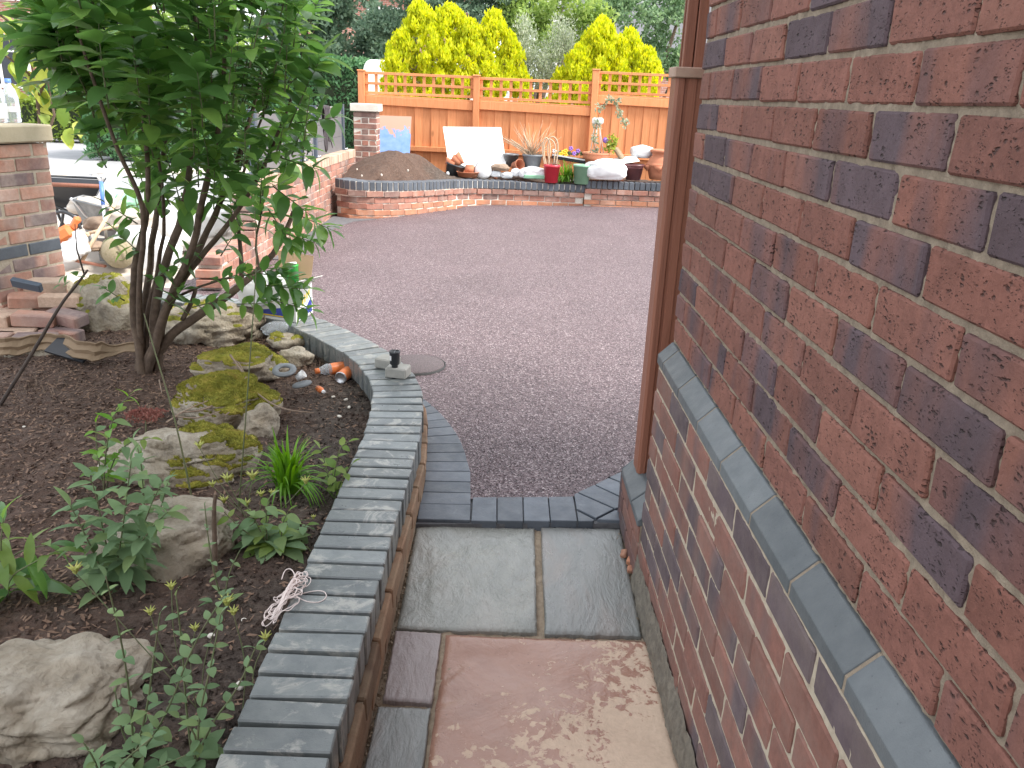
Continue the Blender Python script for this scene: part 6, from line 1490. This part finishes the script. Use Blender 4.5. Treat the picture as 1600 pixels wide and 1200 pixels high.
b = MB(); b.tube([g(158, 285, 7.1), g(150, 270, 7.1)], .012, 8); b.tube([g(158, 285, 7.1), g(166, 269, 7.1)], .012, 8); b.tube([g(150, 270, 7.1), g(166, 269, 7.1)], .013, 8); b.build('grip', 'white_plastic', sh)
p = g(166, 372, 7.0); b = MB(); b.box(p+Vector((0, 0, -.10)), (.16, .012, .2), bev=.003); b.build('blade', 'galvanised', sh)
b = MB(); b.tube([g(191, 300, 7.0), g(150, 368, 6.85), g(128, 408, 6.7)], [.015, .016, .016], 10); tag(b.build('wooden_pole', 'wood_pale', pos=g(128, 408, 6.7)), 'long pale wooden pole slanting across the grey wheelbarrow', 'pole')
br = thing('broom', 'yard broom with grey bristles lying across the pale paving', 'broom', g(125, 390, 6.9)); b = MB(); b.tube([g(125, 368, 6.9), g(185, 352, 6.95)], .013, 8); b.build('handle', 'wood_pale', br)
b = MB(); b.beam(g(112, 370, 6.9), g(140, 366, 6.9), .05, .035, .006); b.build('head', 'wood_pale', br)
b = MB()
for i in range(140): a = g(U(112, 142), 368, 6.9+U(-.02, .02)); b.tube([a, a+Vector((U(-.03, .05), U(-.03, .03), -U(.08, .14)))], [.003, .001], 3)
o = b.build('bristles', 'galvanised', br); o['kind'] = 'stuff'
b = MB(); b.beam(g(90, 402, 6.7), g(165, 416, 6.6), .03, .02, .004); tag(b.build('timber_batten', 'gate_brown', pos=g(90, 402, 6.7)), 'dark timber batten lying on the pale paving in front of the turf roll', 'timber')
tr = thing('turf_roll', 'rolled length of turf lying on the pale paving', 'turf roll', g(180, 417, 6.75)); a, c = g(186, 397, 6.6), g(176, 390, 7.15); V = []
b = MB(); b.tube([a, c], [.115, .115], 24); b.build('backing', 'hessian', tr)
b = MB(); P = [a+Vector((math.cos(t_)*.012*t_*.85, -.004, math.sin(t_)*.012*t_*.85)) for t_ in [i*.35 for i in range(30)]]; b.tube(P, .006, 5); b.build('spiral_edge', 'grass_roll', tr)
ft = thing('orange_tool', 'orange and white power tool lying in the gateway beside the near pillar', 'power tool', g(108, 385, 6.9)); c = WL[ft.name]
b = MB(); b.box(c+Vector((-.03, 0, .10)), (.20, .12, .12), bev=.03, rot=Euler((0, -.5, 0))); b.box(c+Vector((.08, 0, .20)), (.12, .06, .06), bev=.02, rot=Euler((0, -1., 0))); b.build('housing', 'orange_plastic', ft)
b = MB(); b.tube(smooth_path([c+Vector((-.15, 0, .2)), c+Vector((-.05, 0, .30)), c+Vector((.08, 0, .26)), c+Vector((.12, 0, .15))], 2), .014, 8); b.build('grip', 'black_plastic', ft)
b = MB(); b.lathe(c+Vector((.1, -.02, .06)), [(0, .02), (.08, .02), (.08, -.02), (0, -.02)], 20, Rx(1.57)); b.build('disc', 'white_plastic', ft)
for i, (x, y, Y, r, m, nm, lb, ct) in enumerate((
    (118, 388, 6.7, (.10, .08, .07), 'bag_plastic', 'plastic_bag', 'white and grey crumpled bag under the orange tool', 'bag'),
    (105, 402, 6.6, (.08, .06, .04), 'bag_plastic', 'plastic_bag', 'low grey crumpled bag by the near pillar foot', 'bag'),
    (200, 318, 7.9, (.14, .12, .08), 'pot_green', 'green_tub', 'pale green tub lid beyond the grey wheelbarrow', 'tub'),
    (205, 345, 7.2, (.18, .14, .1), 'paving_pale', 'sand_bag', 'pale sand bag beside the grey wheelbarrow tub', 'sand bag'),
    (215, 375, 6.9, (.16, .14, .12), 'white_plastic', 'sand_bag', 'white cement bag behind the turf roll', 'cement bag'),
    (262, 360, 7.6, (.26, .2, .22), 'white_plastic', 'sand_bag', 'big white sack seen through the shrub stems', 'sack'),
    (250, 400, 6.4, (.15, .12, .14), 'white_plastic', 'sand_bag', 'white sack behind the central shrub stems', 'sack'),
    (310, 345, 8.6, (.3, .2, .2), 'white_plastic', 'sand_bag', 'white sack near the end of the boundary wall', 'sack'),
    (160, 350, 7.2, (.15, .1, .06), 'dry_twig', 'cable_heap', 'heap of tangled brown rubble under the grey wheelbarrow', 'rubble'),
    (140, 385, 6.9, (.12, .1, .04), 'dry_twig', 'rubble_heap', 'small brown rubble heap beside the broom', 'rubble'))):
    c = g(x, y, Y); c.z = max(c.z, r[2]*.6); crumple(nm, m, c, r, lb, ct, 70+i)
# water bottles on the near pillar
for x, y, lb, s in ((22, 191, 'clear water bottle with pale blue cap, right of two on the pillar cap', 1.), (2, 191, 'clear bottle with dark blue cap and reddish tint, left of two on the pillar cap', 1.)):
    p = at(x, y, Z=1.246); t_ = thing('water_bottle', lb, 'bottle', (p.x, p.y, 1.246)); c = WL[t_.name]
    b = MB(); b.lathe(c, [(0, 0), (.036, .0), (.040, .01), (.037, .03), (.040, .05), (.037, .07), (.040, .09), (.040, .13), (.030, .17), (.015, .195), (.014, .21)], 24); b.build('bottle_body', 'clear_plastic', t_)
    b = MB(); b.lathe(c, [(.0165, .208), (.0165, .228), (0, .229)], 16); b.build('bottle_cap', 'blue_handle', t_)
    b = MB(); b.lathe(c, [(.0405, .055), (.0405, .085)] if x > 10 else [(.0405, .02), (.0405, .10)], 24); b.build('label_band', 'white_plastic' if x > 10 else 'bag_plastic', t_)
